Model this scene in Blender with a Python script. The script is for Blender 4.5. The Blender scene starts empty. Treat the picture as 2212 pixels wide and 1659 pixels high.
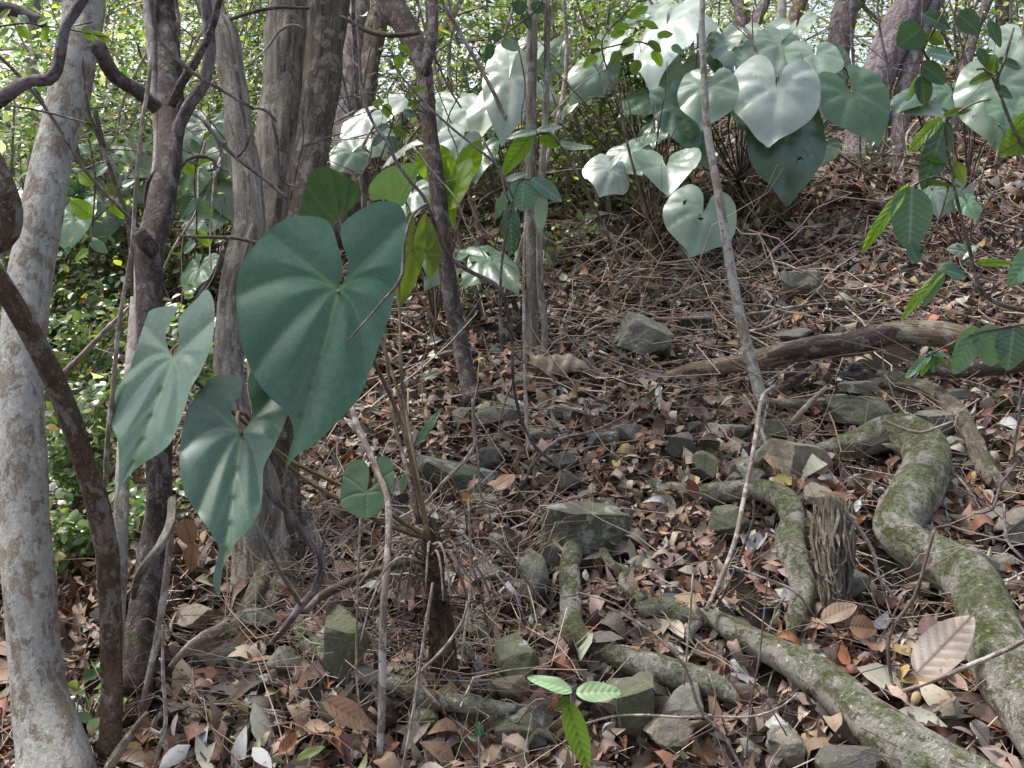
import bpy, math, random
import numpy as np
from mathutils import Vector, noise as mnoise
SC = bpy.context.scene
COL = SC.collection
R = random.Random(7)
NR = np.random.default_rng(11)
# ------------------------------------------------------------------ camera
PITCH = math.radians(6.0); CAMZ = 1.5; FPX = 2212*35/36.0
cam_d = bpy.data.cameras.new('camera'); cam = bpy.data.objects.new('camera', cam_d); COL.objects.link(cam)
cam.location = (0, 0, CAMZ); cam.rotation_euler = (math.pi/2-PITCH, 0, 0)
cam_d.lens = 35; cam_d.sensor_width = 36; cam_d.clip_start = .02; cam_d.clip_end = 1000
SC.camera = cam
# ------------------------------------------------------------------ light
w = bpy.data.worlds.new('World'); SC.world = w; w.use_nodes = True
nt = w.node_tree; bg = nt.nodes['Background']; sky = nt.nodes.new('ShaderNodeTexSky')
SUN_EL, SUN_AZ = math.radians(60), math.radians(-62)      # azimuth measured from +Y towards +X
sky.sky_type = 'NISHITA'; sky.sun_disc = False; sky.sun_elevation = SUN_EL; sky.sun_rotation = SUN_AZ
sky.air_density = 1.0; sky.dust_density = 3.0; sky.ozone_density = 1.0
hs = nt.nodes.new('ShaderNodeHueSaturation'); hs.inputs['Saturation'].default_value = .62        # thin overcast: nearly white sky
nt.links.new(sky.outputs[0], hs.inputs['Color']); nt.links.new(hs.outputs[0], bg.inputs[0]); bg.inputs[1].default_value = 0.072
sd = bpy.data.lights.new('sun', 'SUN'); sd.energy = 1.5; sd.angle = math.radians(15); sd.color = (1, .97, .93)
sun = bpy.data.objects.new('sun', sd); COL.objects.link(sun)
sv = Vector((math.sin(SUN_AZ)*math.cos(SUN_EL), math.cos(SUN_AZ)*math.cos(SUN_EL), math.sin(SUN_EL)))
sun.rotation_euler = sv.to_track_quat('Z', 'Y').to_euler(); sun.location = (3, 8, 12)
SC.view_settings.view_transform = 'Standard'; SC.view_settings.look = 'None'
SC.view_settings.gamma = 1; SC.view_settings.exposure = 1.95

# ------------------------------------------------------------------ geometry helpers
FW = np.array([0, math.cos(PITCH), -math.sin(PITCH)]); UP = np.array([0, math.sin(PITCH), math.cos(PITCH)]); RT = np.array([1., 0, 0])
C0 = np.array([0, 0, CAMZ])
def P(fx, fy, d):
    return C0 + RT*((fx-1106)/FPX*d) - UP*((fy-829.5)/FPX*d) + FW*d
PITS = []
def gh(x, y):
    x = np.asarray(x, float); y = np.asarray(y, float)
    yy = np.clip(y-6, 0, 60)
    z = .33*np.minimum(y, 6) + .33*yy - .13*np.clip(yy-0, 0, None)*(1-np.exp(-yy/6.)) + .10*6*np.tanh(x/6.)
    z = z - .16*np.clip(-x-1.0, 0, 30)*np.clip((y-2.4)/3, 0, 1)*np.exp(-np.abs(x)/25.)
    for px_, py_, r_, dp_ in PITS: z = z-dp_*np.exp(-(((x-px_)**2+(y-py_)**2)/r_**2)**1.5)
    z = z + .022*np.sin(2.3*x+1.1)*np.sin(2.9*y+.5) + .016*np.sin(5.1*x+2*y) + .010*np.sin(9.3*y-4*x+1) + .006*np.sin(17*x+13*y)
    return z
def G(fx, fy):
    v = RT*((fx-1106)/FPX) - UP*((fy-829.5)/FPX) + FW
    d = .8
    while d < 40:
        p = C0+v*d
        if p[2] <= gh(p[0], p[1]): break
        d += .01
    return d
def drop(fx, d):
    x = (fx-1106)/FPX*d; y = d*math.cos(PITCH)
    return np.array([x, y, float(gh(x, y))])
def nrm(v):
    v = np.asarray(v, float); return v/(np.linalg.norm(v, axis=-1, keepdims=True)+1e-12)

EXCL = []
class MB:
    def __init__(s): s.V = []; s.Q = []; s.T = []; s.n = 0; s.A = {}
    def add(s, V, Q=None, T=None, **attr):
        V = np.asarray(V, float).reshape(-1, 3)
        if Q is not None and len(Q): s.Q.append(np.asarray(Q, int)+s.n)
        if T is not None and len(T): s.T.append(np.asarray(T, int)+s.n)
        for k in ('col', 'tube', 'vein'):
            a = attr.get(k)
            dim = {'col': 3, 'tube': 3, 'vein': 1}[k]
            if a is None: a = np.zeros((len(V), dim))
            s.A.setdefault(k, []).append(np.asarray(a, float).reshape(len(V), dim))
        s.V.append(V); s.n += len(V)
    def build(s, name, mat, parent=None, origin=(0, 0, 0), smooth=True, use=()):
        V = np.concatenate(s.V) - np.asarray(origin, float)
        Q = np.concatenate(s.Q) if s.Q else np.zeros((0, 4), int)
        T = np.concatenate(s.T) if s.T else np.zeros((0, 3), int)
        me = bpy.data.meshes.new(name)
        me.vertices.add(len(V)); me.vertices.foreach_set('co', V.astype('f').ravel())
        nl = Q.size+T.size; me.loops.add(nl); me.polygons.add(len(Q)+len(T))
        me.loops.foreach_set('vertex_index', np.concatenate([Q.ravel(), T.ravel()]).astype('i'))
        st = np.concatenate([np.arange(len(Q))*4, len(Q)*4+np.arange(len(T))*3]).astype('i')
        me.polygons.foreach_set('loop_start', st)
        me.polygons.foreach_set('use_smooth', np.full(len(Q)+len(T), smooth))
        me.update(calc_edges=True); me.validate()
        if len(me.vertices) == len(V):
            for k in use:
                a = np.concatenate(s.A[k])
                if k == 'vein':
                    at = me.attributes.new(k, 'FLOAT', 'POINT'); at.data.foreach_set('value', a.astype('f').ravel())
                elif k == 'tube':
                    at = me.attributes.new(k, 'FLOAT_VECTOR', 'POINT'); at.data.foreach_set('vector', a.astype('f').ravel())
                else:
                    at = me.attributes.new(k, 'FLOAT_COLOR', 'POINT')
                    at.data.foreach_set('color', np.concatenate([a, np.ones((len(a), 1))], 1).astype('f').ravel())
        if mat: me.materials.append(mat)
        o = bpy.data.objects.new(name, me); COL.objects.link(o)
        if parent is not None: o.parent = parent
        else: o.location = tuple(origin)
        return o
def tag(o, label=None, cat=None, group=None, kind=None):
    if label: o['label'] = label
    if cat: o['category'] = cat
    if group: o['group'] = group
    if kind: o['kind'] = kind
    return o
def empty(name, loc, label, cat, group=None):
    e = bpy.data.objects.new(name, None); COL.objects.link(e); e.location = tuple(float(c) for c in loc); e.empty_display_size = .1
    return tag(e, label, cat, group)

def crom(pts, rad, step):
    pts = np.asarray(pts, float); rad = np.asarray(rad, float)
    if len(pts) == 2:
        n = max(2, int(np.linalg.norm(pts[1]-pts[0])/step)); t = np.linspace(0, 1, n+1)[:, None]
        return pts[0]+(pts[1]-pts[0])*t, rad[0]+(rad[1]-rad[0])*t[:, 0]
    X = np.concatenate([pts, rad[:, None]], 1)
    X = np.vstack([2*X[0]-X[1], X, 2*X[-1]-X[-2]]); out = []
    for i in range(1, len(X)-2):
        a, b, c, d = X[i-1], X[i], X[i+1], X[i+2]
        n = max(2, int(np.linalg.norm(c[:3]-b[:3])/step))
        for t in np.arange(n)/n:
            out.append(.5*((2*b)+(-a+c)*t+(2*a-5*b+4*c-d)*t*t+(-a+3*b-3*c+d)*t**3))
    out.append(X[-2]); out = np.array(out)
    return out[:, :3], np.maximum(out[:, 3], rad.min()*.5)
def tube(mb, pts, rad, seg=8, step=.03, bump=0., col=None, cap=True, flat=1.0, seed=None, ecc=None):
    C, r = crom(pts, rad, step); n = len(C)
    Tn = np.gradient(C, axis=0); Tn = nrm(Tn)
    ref = np.array([0, 0, 1.]) if abs(Tn[0][2]) < .9 else np.array([1., 0, 0])
    N = np.zeros_like(C); v = nrm(np.cross(Tn[0], ref))
    for i in range(n):
        v = v - Tn[i]*np.dot(v, Tn[i]); v = nrm(v); N[i] = v
    B = np.cross(Tn, N)
    th = np.arange(seg)/seg*2*math.pi
    L = np.concatenate([[0], np.cumsum(np.linalg.norm(np.diff(C, axis=0), axis=1))])
    sd = R.random()*50 if seed is None else seed
    rr = np.repeat(r[:, None], seg, 1)
    if bump:
        R0 = r.mean()
        a = L[:, None]/R0; T2 = th[None, :]
        rr = rr*(1+bump*(.45*np.sin(.9*a+sd+1.3*np.sin(T2+sd))+.3*np.sin(2*T2+.35*a+sd*2)+.22*np.sin(3*T2-1.1*a+sd*3)+.16*np.sin(5*T2+.8*np.sin(.7*a)+sd)+.12*np.sin(2.7*a+3*T2+sd)))
    V = C[:, None, :] + rr[:, :, None]*(np.cos(th)[None, :, None]*N[:, None, :] + flat*np.sin(th)[None, :, None]*B[:, None, :])
    tb = np.stack([np.cos(th)[None, :]*rr, np.sin(th)[None, :]*rr, np.repeat((L+sd)[:, None], seg, 1)], -1)
    V = V.reshape(-1, 3); tb = tb.reshape(-1, 3)
    i = np.arange(n-1)[:, None]*seg; j = np.arange(seg)[None, :]; k = (j+1) % seg
    Q = np.stack([i+j, i+k, i+seg+k, i+seg+j], -1).reshape(-1, 4)
    Tt = []
    if cap:
        V = np.vstack([V, C[0], C[-1]]); tb = np.vstack([tb, [0, 0, L[0]+sd], [0, 0, L[-1]+sd]])
        a0, a1 = n*seg, n*seg+1
        for q in range(seg):
            Tt.append([a0, (q+1) % seg, q]); Tt.append([a1, (n-1)*seg+q, (n-1)*seg+(q+1) % seg])
    c = None if col is None else np.tile(col, (len(V), 1))
    mb.add(V, Q, Tt, tube=tb, col=c)
    return C, r
def px(path, d):
    """pixel path [(x,y,width)] with depth(s) -> world points, radii"""
    n = len(path); ds = d if isinstance(d, (list, tuple)) else [d]*n
    if len(ds) != n: ds = list(np.interp(np.linspace(0, 1, n), np.linspace(0, 1, len(ds)), ds))
    return np.array([P(p[0], p[1], q) for p, q in zip(path, ds)]), np.array([p[2]*q/FPX/2 for p, q in zip(path, ds)])
def on_ground(path, lift=0.):
    """pixel path lying on the ground; up = share of radius above ground"""
    ds = [G(p[0], p[1]+p[2]*.60+2)-lift for p in path]
    pts, r = px(path, ds)
    for a, b, q, w_ in zip(pts[:-1], pts[1:], r[:-1], r[1:]):
        if q > .006:
            for t_ in np.linspace(0, 1, 7)[:-1]: c = a+(b-a)*t_; EXCL.append((c[0], c[1], (q+(w_-q)*t_)*1.2+.008))
    return pts, r

# ------------------------------------------------------------------ materials
class NT:
    def __init__(s, name):
        s.m = bpy.data.materials.new(name); s.m.use_nodes = True; s.t = s.m.node_tree; s.N = s.t.nodes
        s.b = s.N['Principled BSDF']; s.out = s.N['Material Output']
    def n(s, ty, **kw):
        x = s.N.new('ShaderNode'+ty)
        for k, v in kw.items(): setattr(x, k, v)
        return x
    def l(s, a, b): s.t.links.new(a, b)
    def setin(s, node, **kw):
        for k, v in kw.items():
            i = node.inputs[k.replace('_', ' ')]
            if hasattr(v, 'type') and hasattr(v, 'links'): s.l(v, i)
            else: i.default_value = v
    def noise(s, vec, scale, detail=4, rough=.6, dist=0.):
        x = s.n('TexNoise'); s.setin(x, Scale=scale, Detail=detail, Roughness=rough, Distortion=dist)
        if vec is not None: s.l(vec, x.inputs['Vector'])
        return x.outputs[0]
    def ramp(s, fac, stops):
        x = s.n('ValToRGB'); s.l(fac, x.inputs[0]); e = x.color_ramp.elements
        while len(e) < len(stops): e.new(.5)
        for i, (p, c) in enumerate(stops):
            e[i].position = p; e[i].color = (c, c, c, 1) if isinstance(c, (int, float)) else tuple(c)+(1,)
        return x.outputs[0]
    def mix(s, fac, a, b, blend='MIX'):
        x = s.n('Mix', data_type='RGBA', blend_type=blend)
        for i, v in ((0, fac), (6, a), (7, b)):
            if hasattr(v, 'links'): s.l(v, x.inputs[i])
            else: x.inputs[i].default_value = v if i == 0 else tuple(v)+(1,)
        return x.outputs[2]
    def math(s, op, a, b=0., clamp=False):
        x = s.n('Math', operation=op, use_clamp=clamp)
        for i, v in ((0, a), (1, b)):
            if hasattr(v, 'links'): s.l(v, x.inputs[i])
            else: x.inputs[i].default_value = v
        return x.outputs[0]
    def attr(s, name, out='Vector'):
        x = s.n('Attribute', attribute_name=name); return x.outputs[out]
    def mapping(s, vec, scale=(1, 1, 1), loc=(0, 0, 0)):
        x = s.n('Mapping'); s.l(vec, x.inputs[0]); x.inputs['Scale'].default_value = scale; x.inputs['Location'].default_value = loc
        return x.outputs[0]
    def bump(s, h, strength=.5, dist=.01):
        x = s.n('Bump'); s.l(h, x.inputs['Height']); x.inputs['Strength'].default_value = strength; x.inputs['Distance'].default_value = dist
        s.l(x.outputs[0], s.b.inputs['Normal']); return x.outputs[0]
    def upness(s):
        g = s.n('NewGeometry'); x = s.n('SeparateXYZ'); s.l(g.outputs['Normal'], x.inputs[0]); return x.outputs[2]

def bark(name, dark, mid, pale, moss=0., mosscol=(.10, .15, .035), fiss=.3, lichen=.5, scale=1., bumpd=.006, rings=0., rough=.85):
    m = NT(name); v = m.attr('tube')
    n1 = m.noise(m.mapping(v, (1, 1, fiss)), 60*scale, 8, .72, .5)           # furrows
    n0 = m.noise(m.mapping(v, (1, 1, .7), (5, 2, 1)), 7*scale, 4, .6)        # broad tone
    n2 = m.noise(m.mapping(v, (1, 1, .7), (3, 1, 7)), 24*scale, 7, .72, .4)  # lichen patches
    n3 = m.noise(m.mapping(v, (1, 1, .8), (9, 4, 2)), 75*scale, 5, .75)      # grain
    c = m.mix(m.ramp(n1, [(.38, 0.), (.56, 1.)]), dark, mid)
    c = m.mix(m.math('MULTIPLY', m.ramp(n0, [(.42, 0.), (.62, 1.)]), .55), c, tuple(x*.6 for x in mid))
    patch = m.ramp(m.math('ADD', n2, m.math('MULTIPLY', n0, .25)), [(.70-.16*lichen, 0.), (.735-.15*lichen, 1.)])
    c = m.mix(m.math('MULTIPLY', patch, m.ramp(n3, [(.30, .3), (.5, .95)])), c, pale)
    n5 = m.noise(v, 150*scale, 3, .6)
    c = m.mix(m.ramp(n5, [(.62, 0.), (.67, .7)]), c, tuple(min(1, x*1.25) for x in pale))
    c = m.mix(m.ramp(n3, [(.30, .65), (.42, 0.)]), c, tuple(x*.5 for x in dark))
    if moss:
        up = m.upness(); n4 = m.noise(m.mapping(v, (1, 1, .8), (1, 8, 5)), 14, 8, .75, .4)
        f = m.math('ADD', n4, m.math('MULTIPLY', up, .08))
        f = m.ramp(f, [(.66-.2*moss, 0.), (.74-.2*moss, 1.)])
        mc = m.mix(m.ramp(m.noise(v, 130, 4), [(.35, 0.), (.65, 1.)]), tuple(x*.7 for x in mosscol), tuple(x*2.0 for x in mosscol))
        c = m.mix(m.math('MULTIPLY', f, m.ramp(n3, [(.36, .15), (.56, .95)])), c, mc)
    m.l(c, m.b.inputs['Base Color']); m.setin(m.b, Roughness=rough, Specular_IOR_Level=.3)
    h = m.math('ADD', m.ramp(n1, [(.34, 0.), (.6, 1.)]), m.math('MULTIPLY', n3, .8))
    h = m.math('ADD', h, m.math('MULTIPLY', patch, .12))
    m.bump(h, 1., bumpd*1.6)
    return m.m
def litter_mat(name, trans=.0, rough=.6, spec=.28):
    m = NT(name); c = m.attr('col', 'Color')
    g = m.n('TexCoord').outputs['Object']
    c2 = m.mix(m.ramp(m.noise(g, 45, 4), [(.35, .0), (.7, .6)]), c, m.mix(.35, c, (.38, .31, .27)), 'MIX')
    c3 = m.mix(m.ramp(m.noise(g, 130, 3), [(.55, 0.), (.7, .6)]), c2, m.mix(1., c, (.35, .3, .3), 'MULTIPLY'))
    m.l(c3, m.b.inputs['Base Color']); m.setin(m.b, Roughness=rough, Specular_IOR_Level=spec)
    return m.m
def foliage_mat(name, trans=.4, rough=.28, spec=.8):
    m = NT(name); c = m.attr('col', 'Color')
    m.l(c, m.b.inputs['Base Color']); m.setin(m.b, Roughness=rough, Specular_IOR_Level=spec)
    t = m.n('BsdfTranslucent'); m.l(m.mix(1., c, (2.2, 2.3, .9), 'MULTIPLY'), t.inputs[0])
    x = m.n('MixShader'); x.inputs[0].default_value = trans
    m.l(m.b.outputs[0], x.inputs[1]); m.l(t.outputs[0], x.inputs[2]); m.l(x.outputs[0], m.out.inputs[0])
    return m.m
def leaf_mat(name, c1, c2, vein=(.16, .25, .10), trans=.22, rough=.38, spec=.6, tcol=(.25, .45, .05), speck=.35, veinf=.55, dust=(.35, .42, .38), coat=.12, blem=.7):
    m = NT(name); g = m.n('TexCoord').outputs['Object']; oi = m.n('ObjectInfo')
    n1 = m.noise(g, 7, 4, .6, .5); n2 = m.noise(g, 60, 5, .7)
    c = m.mix(m.ramp(n1, [(.3, 0.), (.7, 1.)]), c1, c2)
    hue = m.n('HueSaturation'); m.l(c, hue.inputs['Color'])
    m.l(m.math('ADD', m.math('MULTIPLY', oi.outputs['Random'], .5), .75), hue.inputs['Value'])
    c = hue.outputs[0]
    c = m.mix(m.math('MULTIPLY', m.ramp(m.noise(g, 3.2, 5, .65), [(.4, 0.), (.75, 1.)]), m.ramp(n2, [(.35, 0.), (.75, speck)])), c, dust)
    c = m.mix(m.ramp(m.noise(g, 210, 2), [(.68, 0.), (.73, speck)]), c, dust)
    c = m.mix(m.ramp(m.noise(g, 38, 3, .6), [(.70, 0.), (.74, blem)]), c, (.13, .085, .03))
    vo = m.n('TexVoronoi', feature='DISTANCE_TO_EDGE'); m.l(g, vo.inputs[0]); vo.inputs['Scale'].default_value = 110.
    ret = m.ramp(vo.outputs[0], [(0., 1.), (.10, 0.)])
    c = m.mix(m.math('MULTIPLY', ret, .16), c, vein)
    vn = m.attr('vein', 'Fac')
    c = m.mix(m.math('MULTIPLY', vn, veinf, True), c, vein)
    m.l(c, m.b.inputs['Base Color'])
    rr = m.math('ADD', rough-.06, m.math('MULTIPLY', n2, .16))
    m.l(rr, m.b.inputs['Roughness']); m.setin(m.b, Specular_IOR_Level=spec)
    m.setin(m.b, Coat_Weight=coat, Coat_Roughness=.28)
    m.bump(m.math('ADD', m.math('MULTIPLY', n2, .4), m.math('MULTIPLY', vn, -.5)), .35, .002)
    t = m.n('BsdfTranslucent'); m.l(m.mix(m.math('MULTIPLY', vn, .6, True), tcol, tuple(x*.45 for x in tcol)), t.inputs[0])
    x = m.n('MixShader'); x.inputs[0].default_value = trans
    m.l(m.b.outputs[0], x.inputs[1]); m.l(t.outputs[0], x.inputs[2]); m.l(x.outputs[0], m.out.inputs[0])
    return m.m
def rock_mat(name, a, b, lich=.4, moss=.3):
    m = NT(name); g = m.n('TexCoord').outputs['Object']; oi = m.n('ObjectInfo')
    vv = m.n('VectorMath', operation='ADD'); m.l(g, vv.inputs[0]); m.l(m.math('MULTIPLY', oi.outputs['Random'], 30), vv.inputs[1]); v = vv.outputs[0]
    n1 = m.noise(v, 14, 7, .7, .4); n2 = m.noise(v, 70, 5, .7); n3 = m.noise(v, 9, 5, .6); n4 = m.noise(v, 12, 6, .7, .8)
    c = m.mix(m.ramp(n1, [(.3, 0.), (.7, 1.)]), a, b)
    c = m.mix(m.ramp(n2, [(.4, 0.), (.75, .5)]), c, tuple(x*.45 for x in a))
    up = m.upness()
    f = m.ramp(m.math('ADD', n4, m.math('MULTIPLY', up, .08)), [(.66-.22*moss, 0.), (.78-.2*moss, .9)])
    c = m.mix(m.math('MULTIPLY', f, m.ramp(n2, [(.38, .1), (.55, .9)])), c, m.mix(n2, (.035, .05, .018), (.15, .18, .06)))
    f2 = m.math('MULTIPLY', m.ramp(n3, [(.66-.12*lich, 0.), (.69-.12*lich, 1.)]), m.ramp(m.noise(v, 45, 5, .7), [(.38, 0.), (.5, .85)]))
    c = m.mix(m.math('MULTIPLY', f2, .8), c, (.36, .38, .33))
    c = m.mix(m.ramp(m.noise(v, 130, 4, .7), [(.60, 0.), (.66, .5)]), c, (.34, .34, .29))
    m.l(c, m.b.inputs['Base Color']); m.setin(m.b, Roughness=.85)
    m.bump(m.math('ADD', n1, m.math('MULTIPLY', n2, .5)), .9, .008)
    return m.m

M = {}
M['pale'] = bark('pale_lichen_bark', (.25, .195, .15), (.36, .295, .235), (.50, .48, .45), .08, fiss=.5, lichen=.75, bumpd=.003)
M['brown'] = bark('brown_bark', (.08, .046, .03), (.19, .12, .085), (.32, .27, .25), .05, fiss=.8, lichen=.30, rings=.4, bumpd=.003)
M['dark'] = bark('dark_bark', (.05, .034, .03), (.13, .092, .082), (.25, .22, .22), .12, fiss=.6, lichen=.30, rings=.3, bumpd=.004)
M['fiss'] = bark('fissured_bark', (.16, .125, .095), (.60, .51, .43), (.68, .63, .57), .10, fiss=.09, lichen=.35, bumpd=.012)
M['fissdark'] = bark('dark_fissured_bark', (.05, .035, .026), (.26, .195, .15), (.42, .37, .32), .12, fiss=.10, lichen=.25, bumpd=.009)
M['mauve'] = bark('mauve_bark', (.10, .07, .066), (.27, .205, .205), (.38, .33, .35), .05, fiss=.25, lichen=.5, bumpd=.006)
M['stick'] = bark('dead_twig_bark', (.17, .12, .095), (.32, .25, .21), (.50, .44, .42), 0, fiss=.3, lichen=.4, bumpd=.001)
M['darkstick'] = bark('dark_twig_bark', (.06, .042, .034), (.15, .11, .09), (.28, .24, .22), 0, fiss=.3, lichen=.2, bumpd=.001)
M['root'] = bark('mossy_root_bark', (.13, .10, .07), (.27, .225, .165), (.56, .52, .46), .78, (.085, .115, .026), fiss=1.6, lichen=.85, rings=.5, bumpd=.006)
M['rootdry'] = bark('dry_root_bark', (.15, .115, .08), (.31, .25, .18), (.46, .42, .34), .25, fiss=.2, lichen=.4, bumpd=.007)
M['deadwood'] = bark('shredded_dead_wood', (.10, .07, .05), (.40, .33, .26), (.52, .48, .38), .05, fiss=.08, lichen=.3, bumpd=.01)
M['log'] = bark('bare_log_wood', (.17, .115, .07), (.42, .31, .21), (.52, .45, .37), .05, fiss=.08, lichen=.4, bumpd=.006)
M['logbark'] = bark('peeling_log_bark', (.07, .045, .04), (.17, .12, .11), (.38, .34, .33), .0, fiss=.2, lichen=.35, bumpd=.005)
M['petiole'] = bark('petiole_skin', (.09, .065, .03), (.17, .12, .06), (.24, .2, .12), 0, fiss=.1, lichen=.2, bumpd=.001, rough=.5)
M['caudex'] = bark('fibrous_stem_base', (.035, .022, .013), (.15, .09, .055), (.26, .19, .13), .10, fiss=.12, lichen=.4, bumpd=.012)
M['leafoval'] = leaf_mat('dark_oval_leaf', (.010, .045, .016), (.018, .065, .022), trans=.10, rough=.42, spec=.4, speck=.1, coat=0)
M['leafdeep'] = leaf_mat('deep_green_leaf', (.013, .064, .038), (.021, .086, .050), vein=(.16, .28, .10), veinf=.7, coat=.15, trans=.06, rough=.36, spec=.6, speck=.25)
M['leafdusty'] = leaf_mat('dusty_sheen_green_leaf', (.023, .076, .044), (.044, .106, .064), (.20, .30, .13), veinf=.75, coat=.6, speck=.7, trans=.06, rough=.38, spec=.6, dust=(.24, .30, .26))  # dust specks, plus a greyer base standing in for sky sheen
M['leafpale'] = leaf_mat('dusty_sheen_pale_leaf', (.13, .20, .145), (.24, .31, .24), (.38, .46, .31), rough=.36, speck=.5, veinf=.5, trans=.15, tcol=(.4, .6, .2), dust=(.5, .53, .5))  # paler base colour mixes real dustiness with painted sky sheen
M['leafwhite'] = leaf_mat('painted_sheen_white_leaf', (.36, .42, .365), (.56, .60, .545), (.62, .66, .54), rough=.3, coat=.5, speck=.5, veinf=.4, trans=.15, tcol=(.4, .6, .2), dust=(.6, .63, .6))  # near-white base paints sky sheen onto green, partly dusty leaves
M['leafmid'] = leaf_mat('mid_green_leaf', (.07, .16, .09), (.13, .23, .14), (.24, .34, .18), rough=.36, speck=.4, veinf=.5, trans=.22)
M['leafyellow'] = leaf_mat('backlit_yellow_leaf', (.10, .22, .015), (.17, .30, .02), (.07, .11, .02), rough=.45, spec=.3, speck=0., trans=.5, tcol=(.42, .68, .03), veinf=.8)
M['leafolive'] = leaf_mat('olive_leaf', (.07, .13, .012), (.12, .17, .02), (.05, .07, .01), rough=.45, spec=.3, speck=0., trans=.4, tcol=(.30, .42, .03), veinf=.8)
M['leafblue'] = leaf_mat('bluish_veined_leaf', (.06, .14, .095), (.09, .18, .12), (.30, .40, .33), rough=.4, speck=.2, veinf=.7, trans=.16, dust=(.25, .35, .3))
M['leaflime'] = leaf_mat('pale_lime_leaf', (.26, .42, .20), (.36, .50, .25), (.45, .55, .32), rough=.45, speck=.2, trans=.25, tcol=(.4, .6, .15))
M['litter'] = litter_mat('dead_leaf_litter')
M['twigs'] = litter_mat('dead_twig', rough=.8, spec=.2)
M['foliage'] = foliage_mat('thicket_leaf')
M['deadpale'] = leaf_mat('dead_pale_leaf', (.34, .27, .22), (.50, .43, .37), (.16, .10, .07), trans=.05, rough=.6, spec=.25, speck=.6, veinf=.9, tcol=(.5, .3, .15), dust=(.3, .22, .17))
M['deadbrown'] = leaf_mat('dead_brown_leaf', (.20, .10, .055), (.34, .19, .11), (.12, .06, .035), trans=.08, rough=.5, spec=.35, speck=.3, veinf=.6, tcol=(.5, .2, .05), dust=(.42, .3, .22))
M['deadcurl'] = leaf_mat('dead_curled_sheath', (.30, .21, .14), (.46, .36, .27), (.20, .13, .08), trans=.1, rough=.6, spec=.25, speck=.6, veinf=.6, tcol=(.5, .3, .12), dust=(.55, .48, .4))
M['rockgrey'] = rock_mat('grey_rock', (.13, .12, .10), (.27, .25, .215), .45, .25)
M['rockmoss'] = rock_mat('mossy_rock', (.085, .08, .06), (.20, .19, .145), .45, .8)
M['rocklichen'] = rock_mat('lichen_rock', (.07, .068, .052), (.16, .155, .12), 1.15, .55)
M['rockdark'] = rock_mat('dark_rock', (.06, .056, .05), (.14, .13, .115), .2, .35)
M['rockbrown'] = rock_mat('brownish_rock', (.20, .165, .12), (.33, .29, .23), .35, .2)
gm = NT('forest_soil'); gv = gm.n('TexCoord').outputs['Object']
gc = gm.mix(gm.ramp(gm.noise(gv, 30, 8, .7), [(.3, 0.), (.7, 1.)]), (.018, .013, .010), (.06, .042, .032))
gc = gm.mix(gm.ramp(gm.noise(gv, 9, 8, .75), [(.50, 0.), (.75, 1.)]), gc, (.12, .088, .066))
gm.l(gc, gm.b.inputs['Base Color']); gm.setin(gm.b, Roughness=.95); gm.bump(gm.noise(gv, 40, 8, .8), 1., .03)
M['ground'] = gm.m

# ------------------------------------------------------------------ batches of small leaves and twigs
def leaf_batch(mb, C, N, T, L, W, col, curl, fold, rows=5):
    n = len(C); u = np.linspace(0, 1, rows); wp = np.sin(math.pi*np.clip(u, 0, 1)**.9)**.75; wp[0] = wp[-1] = 0.05
    N = nrm(N); T = nrm(T-N*(T*N).sum(1, keepdims=True)); S = np.cross(N, T)
    vv = np.array([-1, 0, 1.])
    a = (u-.5)[None, :, None]*L[:, None, None]*np.ones((1, 1, 3))
    b = vv[None, None, :]*wp[None, :, None]*W[:, None, None]*.5
    h = curl[:, None, None]*((u-.5)**2*4-.5)[None, :, None]*L[:, None, None]*.35 + fold[:, None, None]*np.abs(vv)[None, None, :]*wp[None, :, None]*W[:, None, None]*.5
    tw = NR.uniform(-.5, .5, n)[:, None, None]*(u-.5)[None, :, None]*vv[None, None, :]*W[:, None, None]*.5*wp[None, :, None]
    h = h+tw
    V = C[:, None, None, :]+a[..., None]*T[:, None, None, :]+b[..., None]*S[:, None, None, :]+h[..., None]*N[:, None, None, :]
    k = rows*3; base = (np.arange(n)*k)[:, None]
    q = []
    for r in range(rows-1):
        for c in range(2):
            o = r*3+c; q.append([o, o+1, o+4, o+3])
    Q = (base[:, :, None]+np.array(q)[None]).reshape(-1, 4)
    cc = np.repeat(col, k, 0)
    mb.add(V.reshape(-1, 3), Q, col=cc)
def twig_batch(mb, A, D, L, r, col, seg=3, npt=5, wig=.12):
    n = len(A); D = nrm(D); up = np.array([0, 0, 1.]) + 0*D; S = nrm(np.cross(D, up)+1e-6); U = np.cross(S, D)
    u = np.linspace(0, 1, npt)
    off1 = np.cumsum(NR.normal(0, wig, (n, npt)), 1)*L[:, None]*.35; off2 = np.cumsum(NR.normal(0, wig, (n, npt)), 1)*L[:, None]*.22
    C = A[:, None, :]+u[None, :, None]*L[:, None, None]*D[:, None, :]+off1[..., None]*S[:, None, :]+off2[..., None]*U[:, None, :]
    th = np.arange(seg)/seg*2*math.pi
    rr = r[:, None]*(1-.55*u)[None, :]
    V = C[:, :, None, :]+rr[:, :, None, None]*(np.cos(th)[None, None, :, None]*S[:, None, None, :]+np.sin(th)[None, None, :, None]*U[:, None, None, :])
    k = npt*seg; base = (np.arange(n)*k)[:, None]; q = []
    for p in range(npt-1):
        for c in range(seg):
            o = p*seg+c; e = p*seg+(c+1) % seg; q.append([o, e, e+seg, o+seg])
    Q = (base[:, :, None]+np.array(q)[None]).reshape(-1, 4)
    mb.add(V.reshape(-1, 3), Q, col=np.repeat(col, k, 0))
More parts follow.
